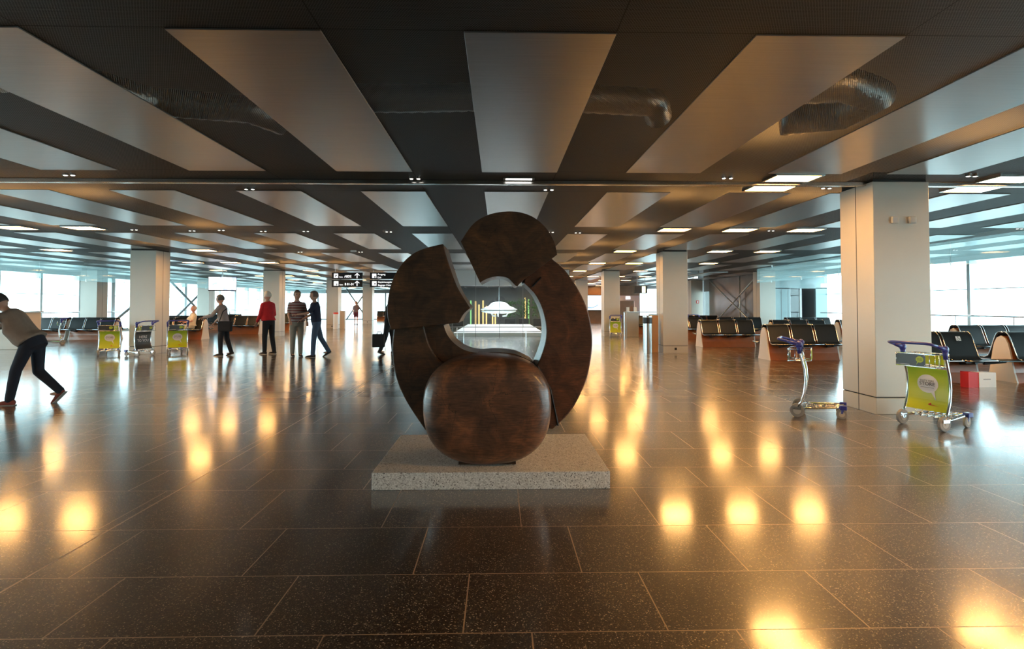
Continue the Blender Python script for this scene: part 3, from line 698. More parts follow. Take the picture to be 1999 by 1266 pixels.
    bb = BM(); prism(bb, [(p[0]-.065, p[1]+.79) for p in bubble(.092, .072, 1)], 'x', -.1135, -.1125); obj('speech_bubble', bb, M_LIMEB, sg_)
    tx = BM(); add_text(tx, 'DUTY FREE', .010, Matrix.Translation((-.114, -.065, .795)) @ R, 'CENTER', .0003, 1.2); add_text(tx, 'STORE', .016, Matrix.Translation((-.114, -.065, .778)) @ R, 'CENTER', .0003, 1.2); obj('lettering', tx, M_INK, sg_)
    bx = BM(); box(bx, -.1135, -.1125, .06, .205, .722, .726)
    for y in (-.122, .217):
        for z in (.723, .837): cyl(bx, (-.113, y, z), .004, .003, 'x', 8)
    obj('sign_rivet', bx, M_BUB, sg_)
    bx = BM(); box(bx, .163, .167, -.18, .18, .72, .83); obj('basket_back_sign', bx, M_LIMEB, t)
    return t
tr0 = make_trolley(0); tr1 = make_trolley(1); used_t = {}
def trolley(x, y, rz, lab, proto=None):
    proto = proto or tr0; o = proto if not used_t.get(proto) else copy_tree(proto); used_t[proto] = 1
    o.location = (x, y, 0); o.rotation_euler = (0, 0, rz); o['label'] = lab; o['group'] = 'airport luggage trolleys'
trolley(4.88, 6.72, math.radians(16), 'lime luggage trolley with a STORE bubble beside the large near column')
trolley(3.88, 7.6, math.radians(-30), 'luggage trolley seen from the side, its blue handle to the left, beside the large column')
trolley(-11.0, 16.9, math.radians(112), 'leftmost lime-panelled trolley of the three before the left column')
trolley(-9.9, 16.75, math.radians(163), 'trolley with a dark grey lettered panel, middle of the three before the left column', tr1)
trolley(-9.3, 17.3, math.radians(124), 'rightmost lime-panelled trolley of the three, in front of the seated man')
trolley(-15.7, 21.6, math.radians(214), 'side-on trolley behind the stooping traveller at the far left')
trolley(5.25, 26.5, math.radians(86), 'small lime trolley before the column right of the sculpture')
trolley(9.15, 27.6, math.radians(60), 'trolley behind the benches before the dark panel wall')
# ------------------------------------------------------------------ bins, kiosk, desk, screens, signs
t = thing('waste_bin', 'tall brushed steel waste bin left of the socket column', 'bin', (4.42, 17.5, 0))
b = BM(); cyl(b, (0, 0, .44), .135, .88, n=32); obj('bin_body', b, M_RAIL, t, smooth=False, bevel=.004)
b = BM(); cyl(b, (0, 0, .965), .14, .17, n=32); obj('bin_collar', b, M_BLKP, t); b = BM(); cyl(b, (0, 0, 1.08), .142, .06, n=32); obj('bin_lid', b, M_RAIL, t, bevel=.01)
t = thing('waste_cabinet', 'narrow orange-beige cabinet between the steel bin and the socket column', 'cabinet', (4.66, 17.75, 0))
obj('cabinet_body', box(BM(), -.11, .11, -.15, .15, 0, 1.12), mat('orange_beige_laminate', (.62, .36, .17), .4), t, bevel=.008); obj('cabinet_top', box(BM(), -.11, .11, -.15, .15, 1.12, 1.15), M_RAIL, t)
t = thing('waste_bin', 'small steel bin beside the column left of the woman in the maroon skirt', 'bin', (-10.0, 36.3, 0))
b = BM(); cyl(b, (0, 0, .45), .15, .9, n=24); obj('bin_body', b, M_WHITE, t); b = BM(); cyl(b, (0, 0, .95), .152, .1, n=24); obj('bin_lid', b, M_RED, t)
t = thing('waste_cabinet', 'beige upright cabinet beside the small far bin, left of the woman', 'cabinet', (-9.65, 36.6, 0))
obj('cabinet_body', box(BM(), -.14, .14, -.15, .15, 0, 1.1), mat('beige_laminate', (.6, .48, .36), .4), t, bevel=.008)
t = thing('leaflet_kiosk', 'glass-sided leaflet kiosk right of the small lime trolley', 'kiosk', (6.05, 26.6, 0))
obj('cabinet', box(BM(), -.32, .22, -.2, .2, 0, 1.12), mat('grey_steel_cabinet', (.42, .41, .38), .25, .5), t, bevel=.01); obj('top_shelf', box(BM(), -.36, .25, -.24, .24, 1.12, 1.15), M_CHROME, t)
for i in range(3):
    bk = obj('leaflet_rack', box(BM(), -.3+i*.17, -.17+i*.17, -.05, .0, 1.15, 1.34+.04*(i % 2)), [M_WHITE, M_WPANEL, M_WHITE][i], t); 
t = thing('glass_balustrade', 'glass balustrade with a steel top rail between kiosk and steel bin', 'balustrade', (7.9, 31.5, 0))
obj('glass_sheet', box(BM(), -1.2, 1.2, -.01, .01, .05, 1.05), M_GLASS, t); b = BM(); tube(b, [(-1.25, 0, 1.07), (1.25, 0, 1.07)], .025, 8); obj('top_rail', b, M_CHROME, t)
b = BM()
for x in (-1.2, 0, 1.2): tube(b, [(x, 0, 0), (x, 0, 1.07)], .02, 8)
obj('post', b, M_CHROME, t)
t = thing('security_gate', 'small white portal frame with a lit square before the timber wall', 'gate', (8.8, 40, 0))
obj('gate_frame', prism(BM(), [(-.75, 0), (-.6, 0), (-.6, 1.75), (.4, 1.75), (.4, 0), (.75, 0), (.75, 2.1), (-.75, 2.1)], 'y', -.1, .1), mat('lilac_grey_paint', (.55, .52, .62), .4), t); obj('lit_panel', box(BM(), -.2, .1, -.12, -.1, 1.85, 2.05), M_SIGNW, t)
t = thing('hanging_monitor', 'black boxed monitor hanging before the green windows, right of the kiosk', 'monitor', (7.3, 30.2, 0))
obj('housing', box(BM(), -.35, .3, -.12, .12, 2.05, 2.42), M_SIGN, t); obj('lit_screen', box(BM(), .02, .2, -.13, -.12, 2.08, 2.4), mat('yellowish_screen', (.8, .8, .5), .3, emit=(1, 1, .6), es=1.2), t)
b = BM(); tube(b, [(-.2, 0, 2.42), (-.2, 0, H)], .012, 6); tube(b, [(.2, 0, 2.42), (.2, 0, H)], .012, 6); obj('hanger', b, M_CHROME, t)
def screen_mat(name, a, b_, c):
    m, n, l, b = nt(name); t = n.new('ShaderNodeTexCoord'); no = n.new('ShaderNodeTexNoise'); no.inputs['Scale'].default_value = 3.5; l.new(t.outputs['Object'], no.inputs['Vector'])
    r = ramp(n, [(.36, a), (.46, b_), (.6, c)]); l.new(no.outputs['Fac'], r.inputs[0]); l.new(r.outputs[0], b.inputs['Emission Color']); b.inputs['Emission Strength'].default_value = 1.5; b.inputs['Base Color'].default_value = (0, 0, 0, 1); return m
t = thing('hanging_screen', 'white lit advertising screen hanging above the grey-topped walker', 'screen', (-12.55, 27.0, 0), math.radians(24))
obj('housing', box(BM(), -.58, .58, -.0, .32, 2.08, 2.72), M_SIGN, t); obj('lit_screen', box(BM(), -.56, .56, -.02, 0, 2.12, 2.70), screen_mat('advert_picture', (.25, .3, .5), (.8, .9, 1), (1, 1, 1)), t)
b = BM(); tube(b, [(0, .1, 2.72), (0, .1, H)], .03, 8); obj('hanger', b, M_CHROME, t)
t = thing('wall_screen', 'large lit airliner picture screen on the timber wall just right of the sculpture', 'screen', (7.6, 47.8, 0))
obj('housing', box(BM(), -.85, .85, -.05, .15, 1.02, 2.3), M_SIGN, t); obj('lit_screen', box(BM(), -.8, .8, -.07, -.05, 1.08, 2.24), mat('white_picture', (0, 0, 0), .4, emit=(.92, .97, 1), es=1.3), t)
pp = BM(); prism(pp, [(-.62, 1.28), (-.55, 1.5), (-.48, 1.5), (-.42, 1.35), (-.1, 1.3), (.1, 1.36), (.38, 1.52), (.5, 1.5), (.2, 1.28), (-.1, 1.2), (-.5, 1.2)], 'y', -.078, -.072); obj('airliner_picture', pp, mat('blue_grey_picture', (.1, .16, .25), .4, emit=(.25, .4, .55), es=.7), t)
t = thing('exit_sign', 'small lit hanging exit sign in the bright lobby corner', 'sign', (15.05, 26.9, 0))
obj('sign_box', box(BM(), -.17, .17, -.03, .03, 2.25, 2.43), M_SIGNW, t); b = BM(); tube(b, [(0, 0, 2.43), (0, 0, H)], .01, 6); obj('hanger', b, M_CHROME, t)
# desk
t = thing('reception_desk', 'pale beige counter behind the stooping traveller at the left edge', 'desk', (-17.0, 19.6, 0))
obj('desk_body', box(BM(), -1.8, 1.75, -.3, .4, .0, 1.18), mat('warm_beige_laminate', (.66, .56, .45), .35, coat=.3), t, bevel=.01); obj('desk_top', box(BM(), -1.85, 1.8, -.36, .45, 1.18, 1.23), M_RAIL, t, bevel=.008)
obj('seam', box(BM(), -1.8, 1.75, -.304, -.3, .86, .87), M_SEAM, t)
# hanging direction signs
def arrow(bm, x, z, s, y):
    prism(bm, [(x-.5*s, z), (x-.5*s, z+.16*s), (x, z+.6*s), (x+.5*s, z+.16*s), (x+.5*s, z), (x+.1*s, z+.3*s), (x+.1*s, z-.55*s), (x-.1*s, z-.55*s), (x-.1*s, z+.3*s)], 'y', y, y+.004)
def board_sign(t, x0, x1, z0, z1, lines, arr, small=None, picto=0):
    bd = obj('sign_board', box(BM(), x0, x1, -.04, .04, z0, z1), M_SIGN, t, bevel=.004); h = z1-z0; y = -.046
    bm = BM(); a = x0+.10; q = h*.62; zc = (z0+z1)/2
    sq = BM(); prism(sq, [(a, zc-q/2), (a+q, zc-q/2), (a+q, zc+q/2), (a, zc+q/2)], 'y', y, y+.004); pc = obj('pictogram', sq, M_SIGNW, bd)
    dm = BM(); c = a+q/2
    if picto == 1: prism(dm, [(c-.0, zc-.09), (c+.06, zc-.09), (c+.06, zc-.0), (c, zc)], 'y', y-.004, y)
    elif picto == 2: box(dm, c-.0, c+.055, y-.004, y, zc-.05, zc+.03)
    else:
        prism(dm, [(c-.05, zc-.08), (c-.03, zc-.08), (c+.02, zc), (c+.05, zc-.03), (c+.05, zc+.0), (c+.0, zc+.07), (c-.03, zc+.03)], 'y', y-.004, y)
    obj('pictogram_figure', dm, mat('grey_figure', (.45, .45, .45), .5), pc)
    R = Matrix.Rotation(PI/2, 4, 'X')
    if small: add_text(bm, small, .075, Matrix.Translation((a+q+.05, y, zc-.08)) @ R, 'LEFT', .002, .9); add_text(bm, lines[0], .15, Matrix.Translation((a+q+.28, y, zc-.08)) @ R, 'LEFT', .003, .85)
    else:
        add_text(bm, lines[0], .11, Matrix.Translation((a+q+.06, y, zc+.03)) @ R, 'LEFT', .002, .95); add_text(bm, lines[1], .11, Matrix.Translation((a+q+.06, y, zc-.11)) @ R, 'LEFT', .002, .95)
    if arr: arrow(bm, x1-.24, zc, .2, y)
    obj('lettering', bm, M_SIGNW, bd)
SGY = 26.6
for i, (xa, xb, rows_, lab) in enumerate([(648, 708, [(['ABDE'], 'Gates', 0), (['B 01-34'], 'Gates', 1)], 'black hanging gate signs with white arrows, left of the exit sign pair'),
                                    (722.5, 785, [(['Ausgang', 'Exit'], None, 1), (['Gepäckausgabe', 'Baggage Claim'], None, 2)], 'black hanging exit and baggage signs beside the sculpture')]):
    a, b_ = P(xa, 545, SGY), P(xb, 545, SGY); w = b_.x-a.x; zt = P(650, 531.5, SGY).z; zm = P(650, 545.2, SGY).z; zb = P(650, 560, SGY).z
    t = thing('hanging_sign', lab, 'direction sign', (a.x, SGY, 0), 0, 'hanging direction signs')
    board_sign(t, 0, w, zm+.02, zt, rows_[0][0], rows_[0][1] is not None, rows_[0][1], rows_[0][2]); board_sign(t, 0, w, zb, zm-.02, rows_[1][0], rows_[1][1] is not None, rows_[1][1], rows_[1][2])
    r = BM(); 
    for x in (.15, w-.15): tube(r, [(x, 0, zb+.1), (x, 0, H)], .012, 6)
    obj('hanger', r, M_CHROME, t)
# shopping bag under the near bench
t = thing('shopping_bag', 'red and white paper shopping bag on the floor under the near bench end', 'bag', (8.28, 10.05, 0), .12)
bg_ = BM(); prism(bg_, [(-.25, 0), (-.05, 0), (-.05, .255), (-.25, .27)], 'y', -.07, .09, 0); prism(bg_, [(-.05, 0), (.28, 0), (.28, .25), (-.05, .26)], 'y', -.08, .09, 1)
obj('bag_body', bg_, [mat('red_paper', (.62, .015, .012), .45), mat('white_paper', (.82, .78, .74), .5)], t)
tx = BM(); box(tx, .03, .17, -.083, -.08, .13, .145); obj('printed_line', tx, mat('grey_print', (.4, .36, .36), .5), t)
# ------------------------------------------------------------------ atrium showcase in the centre
t = thing('showcase_platform', 'low white platform behind the sculpture opening', 'platform', (0, 33, 0))
obj('platform_top', box(BM(), -2.1, 2.05, -6, 6.5, .14, .17), M_WHITE, t); obj('platform_side', box(BM(), -2.08, 2.03, -5.98, 6.48, 0, .14), M_WHITE, t)
struct('trim_3', box(BM(), -3.2, 3.2, 27.0, 27.3, 2.32, H), M_WHITE)
struct('wall_dark_far', box(BM(), -4.4, 5.5, 43.46, 43.6, 0, 3.75), mat('dark_grey_back_panel', (.10, .105, .11), .35, noise=.2, nscale=2))
g = thing('glass_enclosure', 'clear glass panes with thin posts around the white platform', 'glass enclosure', (0, 26.7, 0))
obj('glass_sheet', box(BM(), -3.2, 3.2, 0, .015, 0, 2.32), M_GLASS, g)
b = BM()
for x in (-3.2, -2.13, -1.07, 0, 1.07, 2.13, 3.2): box(b, x-.01, x+.01, -.01, .025, 0, H)
obj('joint', b, M_GREYWALL, g)
for z, r in ((1.0, .02), (.28, .015)):
    b = BM(); tube(b, [(-3.2, -.15, z-.55+.0), (3.2, -.15, z-.55)], r, 8) if z > .5 else box(b, -3.2, 3.2, -.03, 0, .22, .25)
    obj('rail', b, M_GREYWALL, g)
b = BM()
for x in (-1.9, -1.6, 1.2): tube(b, [(x, -.15, 0), (x, -.15, .45)], .012, 6)
obj('post', b, M_CHROME, g)
u = thing('saucer_lamp', 'white flying-saucer shaped object floating behind the glass', 'saucer', (-.02, 31.0, 1.22))
u.scale = (1.0, 1, 1.25)
def lathe(bm, pr, n=40):
    rows = [[bm.verts.new((r*math.cos(2*PI*k/n), r*math.sin(2*PI*k/n), z)) for k in range(n)] for r, z in pr]
    for a, b in zip(rows, rows[1:]):
        for k in range(n): bm.faces.new([a[k], a[(k+1) % n], b[(k+1) % n], b[k]])
    bm.faces.new(rows[0]); bm.faces.new(rows[-1][::-1]); bmesh.ops.recalc_face_normals(bm, faces=bm.faces); return bm
M_UFO = mat('white_gloss', (.85, .9, .92), .15, coat=.6)
obj('saucer_shell', lathe(BM(), [(.1, .32), (.3, .30), (.45, .24), (.55, .15), (.8, .07), (.97, .0), (.95, -.02), (.7, -.03)]), M_UFO, u, smooth=True)
obj('dark_opening', lathe(BM(), [(.82, -.02), (.74, -.07), (.66, -.11)]), M_BLKP, u)
obj('lower_shell', lathe(BM(), [(.90, -.055), (.93, -.075), (.8, -.13), (.55, -.17), (.2, -.18)]), M_UFO, u, smooth=True)
b = BM()
for k in range(3):
    a = k*2*PI/3+.4; tube(b, [(.5*math.cos(a), .5*math.sin(a), -.16), (.42*math.cos(a), .42*math.sin(a), -.27), (.2*math.cos(a), .2*math.sin(a), -.29)], [.05, .04, .03], 8)
obj('lower_frame', b, M_UFO, u, smooth=True)
b = BM(); tube(b, [(0, 0, .3), (0, 0, (H-1.22)/1.25)], .006, 6); obj('hanging_cable', b, M_CHROME, u)
M_FILL = mat('cool_fill_panel', (1, 1, 1), .5, emit=(.9, .97, 1), es=9)
for yy in (28.6, 33.5, 38.5):  # added glowing panels, hidden behind the fascia, to brighten platform and plants
    t = thing('ceiling_light', 'added cool white fill panel hidden in the showcase ceiling, %s' % {28.6: 'nearest', 33.5: 'above the saucer', 38.5: 'farthest'}[yy], 'ceiling light', (0, yy, H-.03), 0, 'added fill panels of the showcase')
    obj('frame', box(BM(), -2, 2, -.5, .5, 0, .03), M_RAIL, t); obj('diffuser', box(BM(), -1.95, 1.95, -.45, .45, -.01, 0), M_FILL, t)
# planting and warm light columns behind
random.seed(4)
M_LEAF = mat('plant_leaves', (.06, .16, .04), .5, noise=.6, nscale=4)
for i, (x, hh) in enumerate(((-2.9, .5), (.75, .75), (2.75, .95), (1.75, .85), (3.75, .9))):
    t = thing('potted_plant', 'green bushy plant %s behind the white saucer' % ['at the left', 'just right of centre', 'at the right', 'between the two right-hand plants,', 'farthest right'][i], 'plant', (x, 42.0, 0), 0, 'plants behind the saucer')
    obj('planter', box(BM(), -.35, .35, -.3, .3, 0, .5), M_BLKP, t, bevel=.02)
    lf = BM()
    for k in range(260):
        c = Vector((max(-.42, min(.42, random.gauss(0, .25))), random.gauss(0, .2), .6+random.random()*1.5*hh)); d = Vector((random.uniform(-1, 1), random.uniform(-1, 1), random.uniform(-.4, 1))).normalized()*.14; s = d.cross(Vector((random.random(), random.random(), .3))).normalized()*.04
        v = [lf.verts.new(q) for q in (c, c+d*.5+s, c+d, c+d*.5-s)]; lf.faces.new(v)
    obj('foliage', lf, M_LEAF, t)
M_AMB = mat('amber_light_strip', (1, .7, .3), .5, emit=(1, .62, .22), es=.5); M_GRN = mat('green_light_strip', (.4, .8, .3), .5, emit=(.4, .9, .35), es=.25)
for i, (x, z0, z1, m_) in enumerate([(-1.75, .9, 1.75, M_AMB), (-1.5, .6, 1.5, M_AMB), (-1.2, .6, 1.8, M_AMB), (-.95, .5, 1.4, M_AMB), (-2.1, .6, 1.8, M_GRN), (-.5, .5, 1.3, M_AMB), (-.3, .5, 1.3, M_AMB), (1.9, 1.0, 2.0, M_AMB), (2.15, 1.2, 1.9, M_GRN)]):
    tag(obj('light_strip', box(BM(), x-.05, x+.05, 43.4, 43.46, 0, z1), m_), ('narrow amber light strip' if m_ is M_AMB else 'narrow green light strip')+' behind the white saucer, %s in the row from the left' % ['second', 'third', 'fourth', 'fifth', 'first', 'sixth', 'seventh', 'eighth', 'ninth'][i], 'light strip', 'light strips behind the saucer')
b = BM()
for i in range(9): tube(b, [(-4, 40+i*.0+.3*i, 2.75), (4, 40+.3*i, 2.75)], .03, 6)
for x in (-2.4, -.8, .8, 2.4): tube(b, [(x, 40, 2.7), (x, 42.6, 2.7)], .04, 6)
tag(obj('ceiling_pipes', b, mat('dark_grey_pipe', (.08, .08, .085), .4, .5)), 'rows of dark grey pipes under the ceiling above the plants', 'pipes')

# ------------------------------------------------------------------ people
def loft(bm, rings, n=18):
    """rings: (centre, ax, ay, rx, ry)"""
    R = []
    for c, ax, ay, rx, ry in rings: R.append([bm.verts.new(Vector(c)+Vector(ax)*rx*math.cos(2*PI*k/n)+Vector(ay)*ry*math.sin(2*PI*k/n)) for k in range(n)])
    fs = []
    for a, b in zip(R, R[1:]):
        for k in range(n): fs.append(bm.faces.new([a[k], a[(k+1) % n], b[(k+1) % n], b[k]]))
    fs.append(bm.faces.new(R[0])); fs.append(bm.faces.new(R[-1])); bmesh.ops.recalc_face_normals(bm, faces=fs)
def limb(bm, pts, rs, n=12):
    q, r = [], []
    for i in range(len(pts)-1):
        for k in range(4): t = k/4; q.append(Vector(pts[i]).lerp(Vector(pts[i+1]), t)); r.append(rs[i]*(1-t)+rs[i+1]*t)
    q.append(Vector(pts[-1])); r.append(rs[-1]); tube(bm, q, r, n)
    for p, a in zip(pts, rs): ball(bm, Vector(p), a, u=12, v=8)
def person(label, loc, rz, sc_=1.0, lean=4, legs=((12, 8), (-14, 12)), arms=((10, 20), (-12, 15)), skin=(.55, .30, .21), shirt=None, trou=None, shoe=None, hair=None, sleeve=1.0, hairlen=0, shorts=None, neckbend=0, belly=1.0, twist=0, vox=.009):
    D = math.radians; L = D(lean); hipz = .93
    t = thing('person', label, 'person', loc, rz); t.scale = (sc_,)*3
    def T(x, y, z):  # torso frame
        dz = z-hipz; return Vector((x*math.cos(L)+dz*math.sin(L), y, hipz-x*math.sin(L)+dz*math.cos(L)))
    ax = Vector((math.cos(L), 0, -math.sin(L))); ay = Vector((0, 1, 0))
    LG = []
    for s, (th, kn) in zip((1, -1), legs):
        h = Vector((0, s*.09, hipz-.02)); k = h+Vector((math.sin(D(th)), s*.01, -math.cos(D(th))))*.43
        a = k+Vector((math.sin(D(th-kn)), 0, -math.cos(D(th-kn))))*.41; LG.append((h, k, a, D(th-kn)))
    AR = []
    for s, (sh, el) in zip((1, -1), arms):
        p = T(0, s*.172, 1.385); e = p+Vector((math.sin(D(sh))*.97, s*.18, -math.cos(D(sh)))).normalized()*.29
        w = e+Vector((math.sin(D(sh+el)), -s*.03, -math.cos(D(sh+el)))).normalized()*.25; AR.append((p, e, w, D(sh+el), s))
    dz = min(q[2].z for q in LG)-.085
    up = Vector((0, 0, -dz))
    prof = [(.84, .10, .14), (.93, .118, .168), (1.03, .112, .155), (1.12, .112, .148), (1.22, .115, .158), (1.32, .118, .172), (1.39, .105, .185), (1.43, .09, .15), (1.455, .075, .11), (1.50, .055, .058)]
    nl = D(lean*.5+neckbend); NB = T(0, 0, 1.47); hd = Vector((math.sin(nl), 0, math.cos(nl))); HCn = NB+hd*.165+Vector((.015*math.cos(nl), 0, 0))
    HR = Matrix.Rotation(nl-D(neckbend)*.3, 3, 'Y') @ Matrix.Rotation(D(twist), 3, 'Z')
    b = BM(); loft(b, [(T(0, 0, z)+up, ax, ay, rx*.9, ry*.9) for z, rx, ry in prof])
    tube(b, [NB-hd*.03+up, HCn-hd*.03+up], [.056, .05], 12)
    hc = HCn+up
    ball(b, hc, .108, (1.0, .80, 1.16), HR, 20, 14); ball(b, hc+HR @ Vector((.035, 0, -.07)), .055, (1, .85, .8), HR)
    tube(b, [hc+HR @ Vector((.09, 0, .015)), hc+HR @ Vector((.112, 0, -.018)), hc+HR @ Vector((.10, 0, -.03))], [.009, .016, .012], 8)
    for s in (-1, 1): ball(b, hc+HR @ Vector((-.005, s*.08, -.005)), .028, (.7, .4, 1.1), HR)
    for h, k, a, an in LG:
        limb(b, [h+up, k+up, k.lerp(a, .3)+up, a+up], [.075, .052, .052, .036])
        f = a+up; ball(b, f+Vector((.05, 0, -.045)), .035, (2.6, 1, .8))
    for p, e, w_, an, s in AR:
        limb(b, [p+up, e+up, e.lerp(w_, .25)+up, w_+up], [.048, .036, .036, .024])
        dr = (w_-e).normalized(); side = Vector((0, 1, 0)); nrm = dr.cross(side).normalized()
        pm = w_+up+dr*.05; R3 = Matrix((dr, nrm, side)).transposed()
        ball(b, pm, .042, (1.15, .36, .95), R3)
        fwd = nrm if nrm.x*math.cos(an)-nrm.z*math.sin(an) > 0 else -nrm
        for j in range(4):
            o = pm+dr*.035+side*(.027-.018*j); ln = (.062, .072, .068, .052)[j]
            cdir = (-nrm if nrm.x > 0 else nrm)
            tube(b, [o, o+dr*ln*.5+cdir*.006, o+dr*ln*.8+cdir*.022, o+dr*ln*.85+cdir*.04], [.0095, .009, .0085, .007], 8)
        o = pm-dr*.02+fwd*.012+side*(-s*.02); tube(b, [o, o+dr*.03+fwd*.03, o+dr*.055+fwd*.036], [.012, .011, .009], 8)
    msk = mat('skin', skin, .5, noise=.06, nscale=8)
    body = remesh('body', b, msk, t, vox, 3)
    sm = shirt; b = BM()
    loft(b, [(T((belly-1)*.12 if .95 < z < 1.25 else 0, 0, z)+up, ax, ay, rx*(belly if .9 < z < 1.3 else 1)+.022, ry*((1+belly)/2 if z < 1.3 else 1)+.022) for z, rx, ry in prof[1:9]])
    tube(b, [T(0, 0, 1.42)+up, T(.0, 0, 1.475)+up], [.10, .066], 14)
    for p, e, w_, an, s in AR:
        if sleeve > .9: limb(b, [p+up, e+up, w_.lerp(e, .12)+up], [.060, .052, .042])
        else: limb(b, [p+up, p.lerp(e, .72)+up], [.062, .060])
    remesh('shirt', b, sm, t, .014, 3)
    b = BM(); loft(b, [(T(0, 0, z)+up, ax, ay, rx+.012, ry+.012) for z, rx, ry in [(.80, .09, .13), (.86, .108, .15), (.93, .118, .168), (.99, .112, .16)]])
    for h, k, a, an in LG:
        if shorts: limb(b, [h+up, h.lerp(k, .75)+up], [.10, .085])
        else: limb(b, [h+up, k+up, k.lerp(a, .3)+up, a+up+Vector((0, 0, .0))], [.098, .072, .068, .058])
    remesh('shorts' if shorts else 'trousers', b, trou, t, .014, 3)
    for h, k, a, an in LG:
        b = BM(); c = Vector((0, 0, 0)); pitch = max(-.2, min(.9, -an)) if an < -.25 else 0
        loft(b, [((-.075, 0, .005), (0, 0, 1), (0, 1, 0), .02, .02), ((-.06, 0, .0), (0, 0, 1), (0, 1, 0), .042, .036), ((0, 0, .005), (0, 0, 1), (0, 1, 0), .05, .04), ((.08, 0, -.01), (0, 0, 1), (0, 1, 0), .032, .045), ((.15, 0, -.018), (0, 0, 1), (0, 1, 0), .022, .042), ((.19, 0, -.022), (0, 0, 1), (0, 1, 0), .012, .022)], 14)
        o = obj('shoe', b, shoe, t, smooth=True); o.location = a+up+Vector((.0, 0, -.045)); o.rotation_euler = (0, pitch, 0)
        b = BM(); prism(b, [(-.08, -.028), (-.07, -.042), (.0, -.045), (.05, -.045), (.16, -.045), (.19, -.038), (.2, -.028)], 'y', -.042, .042)
        o2 = obj('sole', b, mat('shoe_sole', (.35, .33, .30), .6), o, bevel=.008)
    if hair is not None:
        b = BM(); g = BM(); ball(g, Vector((0, 0, 0)), .121, (.98, .82, 1.08), None, 24, 18)
        dele = [v for v in g.verts if (v.co.x > .045 and v.co.z < .065) or v.co.z < (-.05-hairlen)]
        bmesh.ops.delete(g, geom=dele, context='VERTS')
        bmesh.ops.transform(g, matrix=Matrix.Translation(hc+HR @ Vector((-.008, 0, .012))) @ HR.to_4x4(), verts=g.verts)
        o = obj('hair', g, mat('hair', hair, .6, noise=.3, nscale=60), t, smooth=True); so = o.modifiers.new('s', 'SOLIDIFY'); so.thickness = .014
    for s in (-1, 1):
        b = BM(); ball(b, hc+HR @ Vector((.092, s*.034, .018)), .012, u=10, v=6); obj('eye', b, M_INK, t, smooth=True)
    b = BM(); tube(b, [hc+HR @ Vector((.088, -.022, -.055)), hc+HR @ Vector((.094, 0, -.056)), hc+HR @ Vector((.088, .022, -.055))], .005, 6); obj('mouth', b, mat('lips', (.4, .14, .11), .5), t)
    return t, up, AR, LG, T
def striped(name, a, b_, sc):
    m, n, l, b = nt(name); t = n.new('ShaderNodeTexCoord'); s = n.new('ShaderNodeSeparateXYZ'); l.new(t.outputs['Object'], s.inputs[0])
    f = mnode(n, l, 'GREATER_THAN', mnode(n, l, 'FRACT', mnode(n, l, 'MULTIPLY', s.outputs[2], sc)), .5)
    mx = n.new('ShaderNodeMix'); mx.data_type = 'RGBA'; l.new(f, mx.inputs['Factor']); mx.inputs['A'].default_value = (*a, 1); mx.inputs['B'].default_value = (*b_, 1); l.new(mx.outputs['Result'], b.inputs['Base Color']); b.inputs['Roughness'].default_value = .8; return m
def cloth(name, c): return mat(name, c, .85, noise=.2, nscale=12)
BLK = cloth('black_cloth', (.015, .015, .018)); SH_B = cloth('dark_shoe', (.03, .022, .018))
L_ = PI
# stooping traveller, far left
p1 = person('person in taupe top and dark trousers stooping forward mid-stride at the far left', (-6.66, 8.6, 0), L_+.1, 1.0, 40, ((22, 12), (-2, 44)), ((72, 12), (60, 20)), shirt=cloth('taupe_knit', (.30, .22, .17)), trou=cloth('dark_navy_cloth', (.02, .022, .035)), shoe=cloth('red_brown_shoe', (.28, .07, .05)), hair=(.05, .04, .035), neckbend=20, belly=1.35)
# grey and salmon top, dark bag
p2 = person('person in grey top and black trousers walking left with a dark shoulder bag', (-7.75, 16.8, 0), L_, .97, 10, ((8, 10), (-6, 12)), ((38, 40), (20, 30)), shirt=cloth('grey_salmon_cloth', (.36, .31, .30)), trou=BLK, shoe=SH_B, hair=(.12, .11, .10))
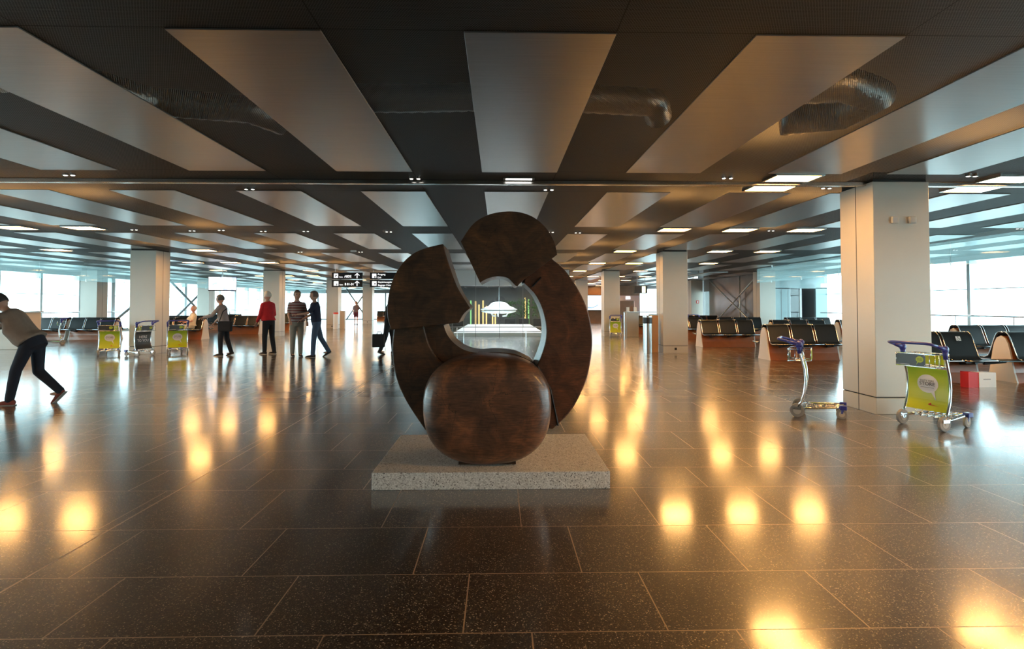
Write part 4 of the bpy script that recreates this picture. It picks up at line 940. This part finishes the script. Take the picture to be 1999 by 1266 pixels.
# red shirt
p3 = person('white-haired person in bright red shirt and black trousers, walking away left', (-6.7, 17.3, 0), L_-.5, 1.03, 5, ((6, 6), (-4, 8)), ((8, 25), (0, 70)), shirt=cloth('bright_red_cloth', (.62, .022, .03)), trou=BLK, shoe=SH_B, hair=(.75, .68, .58), belly=1.25)
p4 = person('person in red and grey striped shirt and khaki trousers standing left of the navy-shirted man', (-5.62, 16.5, 0), -PI/2+.5, 1.03, 3, ((4, 4), (-2, 6)), ((14, 30), (16, 35)), shirt=striped('striped_shirt', (.22, .07, .07), (.40, .36, .35), 14), trou=cloth('khaki_cloth', (.26, .24, .20)), shoe=SH_B, hair=(.12, .09, .07), belly=1.3, sleeve=.5)
p5 = person('person in navy T-shirt and jeans reaching towards the striped-shirted person', (-5.02, 16.3, 0), L_+.3, 1.02, 5, ((8, 5), (-16, 14)), ((40, 45), (22, 40)), shirt=cloth('navy_cloth', (.012, .016, .04)), trou=cloth('blue_denim', (.045, .075, .13)), shoe=SH_B, hair=(.14, .10, .08), sleeve=.5)
p6 = person('person with maroon skirt and grey top standing far off below the left sign', (-10.75, 44.5, 0), PI/2, .98, 1, ((2, 2), (-2, 2)), ((2, 6), (2, 6)), shirt=cloth('grey_purple_cloth', (.10, .08, .11)), trou=cloth('maroon_cloth', (.09, .015, .035)), shoe=SH_B, hair=(.25, .10, .06), sleeve=.4, shorts=True, vox=.013)
p7 = person('person in black with a black case, half hidden behind the sculpture left edge', (-3.2, 17.2, 0), -.2, 1.0, 8, ((10, 6), (-10, 12)), ((-14, 12), (12, 20)), shirt=BLK, trou=BLK, shoe=SH_B, hair=(.04, .03, .03))
p8 = person('seated person in cream shirt and khaki trousers on the bench behind the right-hand trolley', (-12.8, 24.9+.33-.36, 0), math.radians(-140), 1.0, -6, ((82, 84), (84, 80)), ((24, 55), (28, 60)), skin=(.62, .28, .21), shirt=cloth('cream_cloth', (.75, .60, .42)), trou=cloth('sand_cloth', (.5, .42, .32)), shoe=SH_B, hair=(.62, .42, .36), belly=1.35, sleeve=.5)
# things they carry
t = thing('shoulder_bag', 'dark shoulder bag carried by the grey-topped walker', 'bag', (-7.6, 16.52, .88), .1)
t.scale = (.75, .8, .8)
obj('bag_body', box(BM(), -.23, .25, -.09, .09, -.24, .12), BLK, t, bevel=.05, seg=3); b = BM(); tube(b, [(-.2, 0, .1), (-.12, .12, .45), (.02, .2, .58), (.12, .12, .42), (.2, 0, .1)], .016, 8); obj('strap', b, BLK, t, smooth=True)
t = thing('carry_case', 'black case held by the black-clad person beside the sculpture', 'case', (-3.42, 16.95, .42))
obj('case_body', box(BM(), -.2, .14, -.08, .08, -.2, .18), BLK, t, bevel=.02); b = BM(); tube(b, [(-.08, 0, .17), (-.06, 0, .24), (.04, 0, .24), (.06, 0, .17)], .012, 8); obj('handle', b, BLK, t)
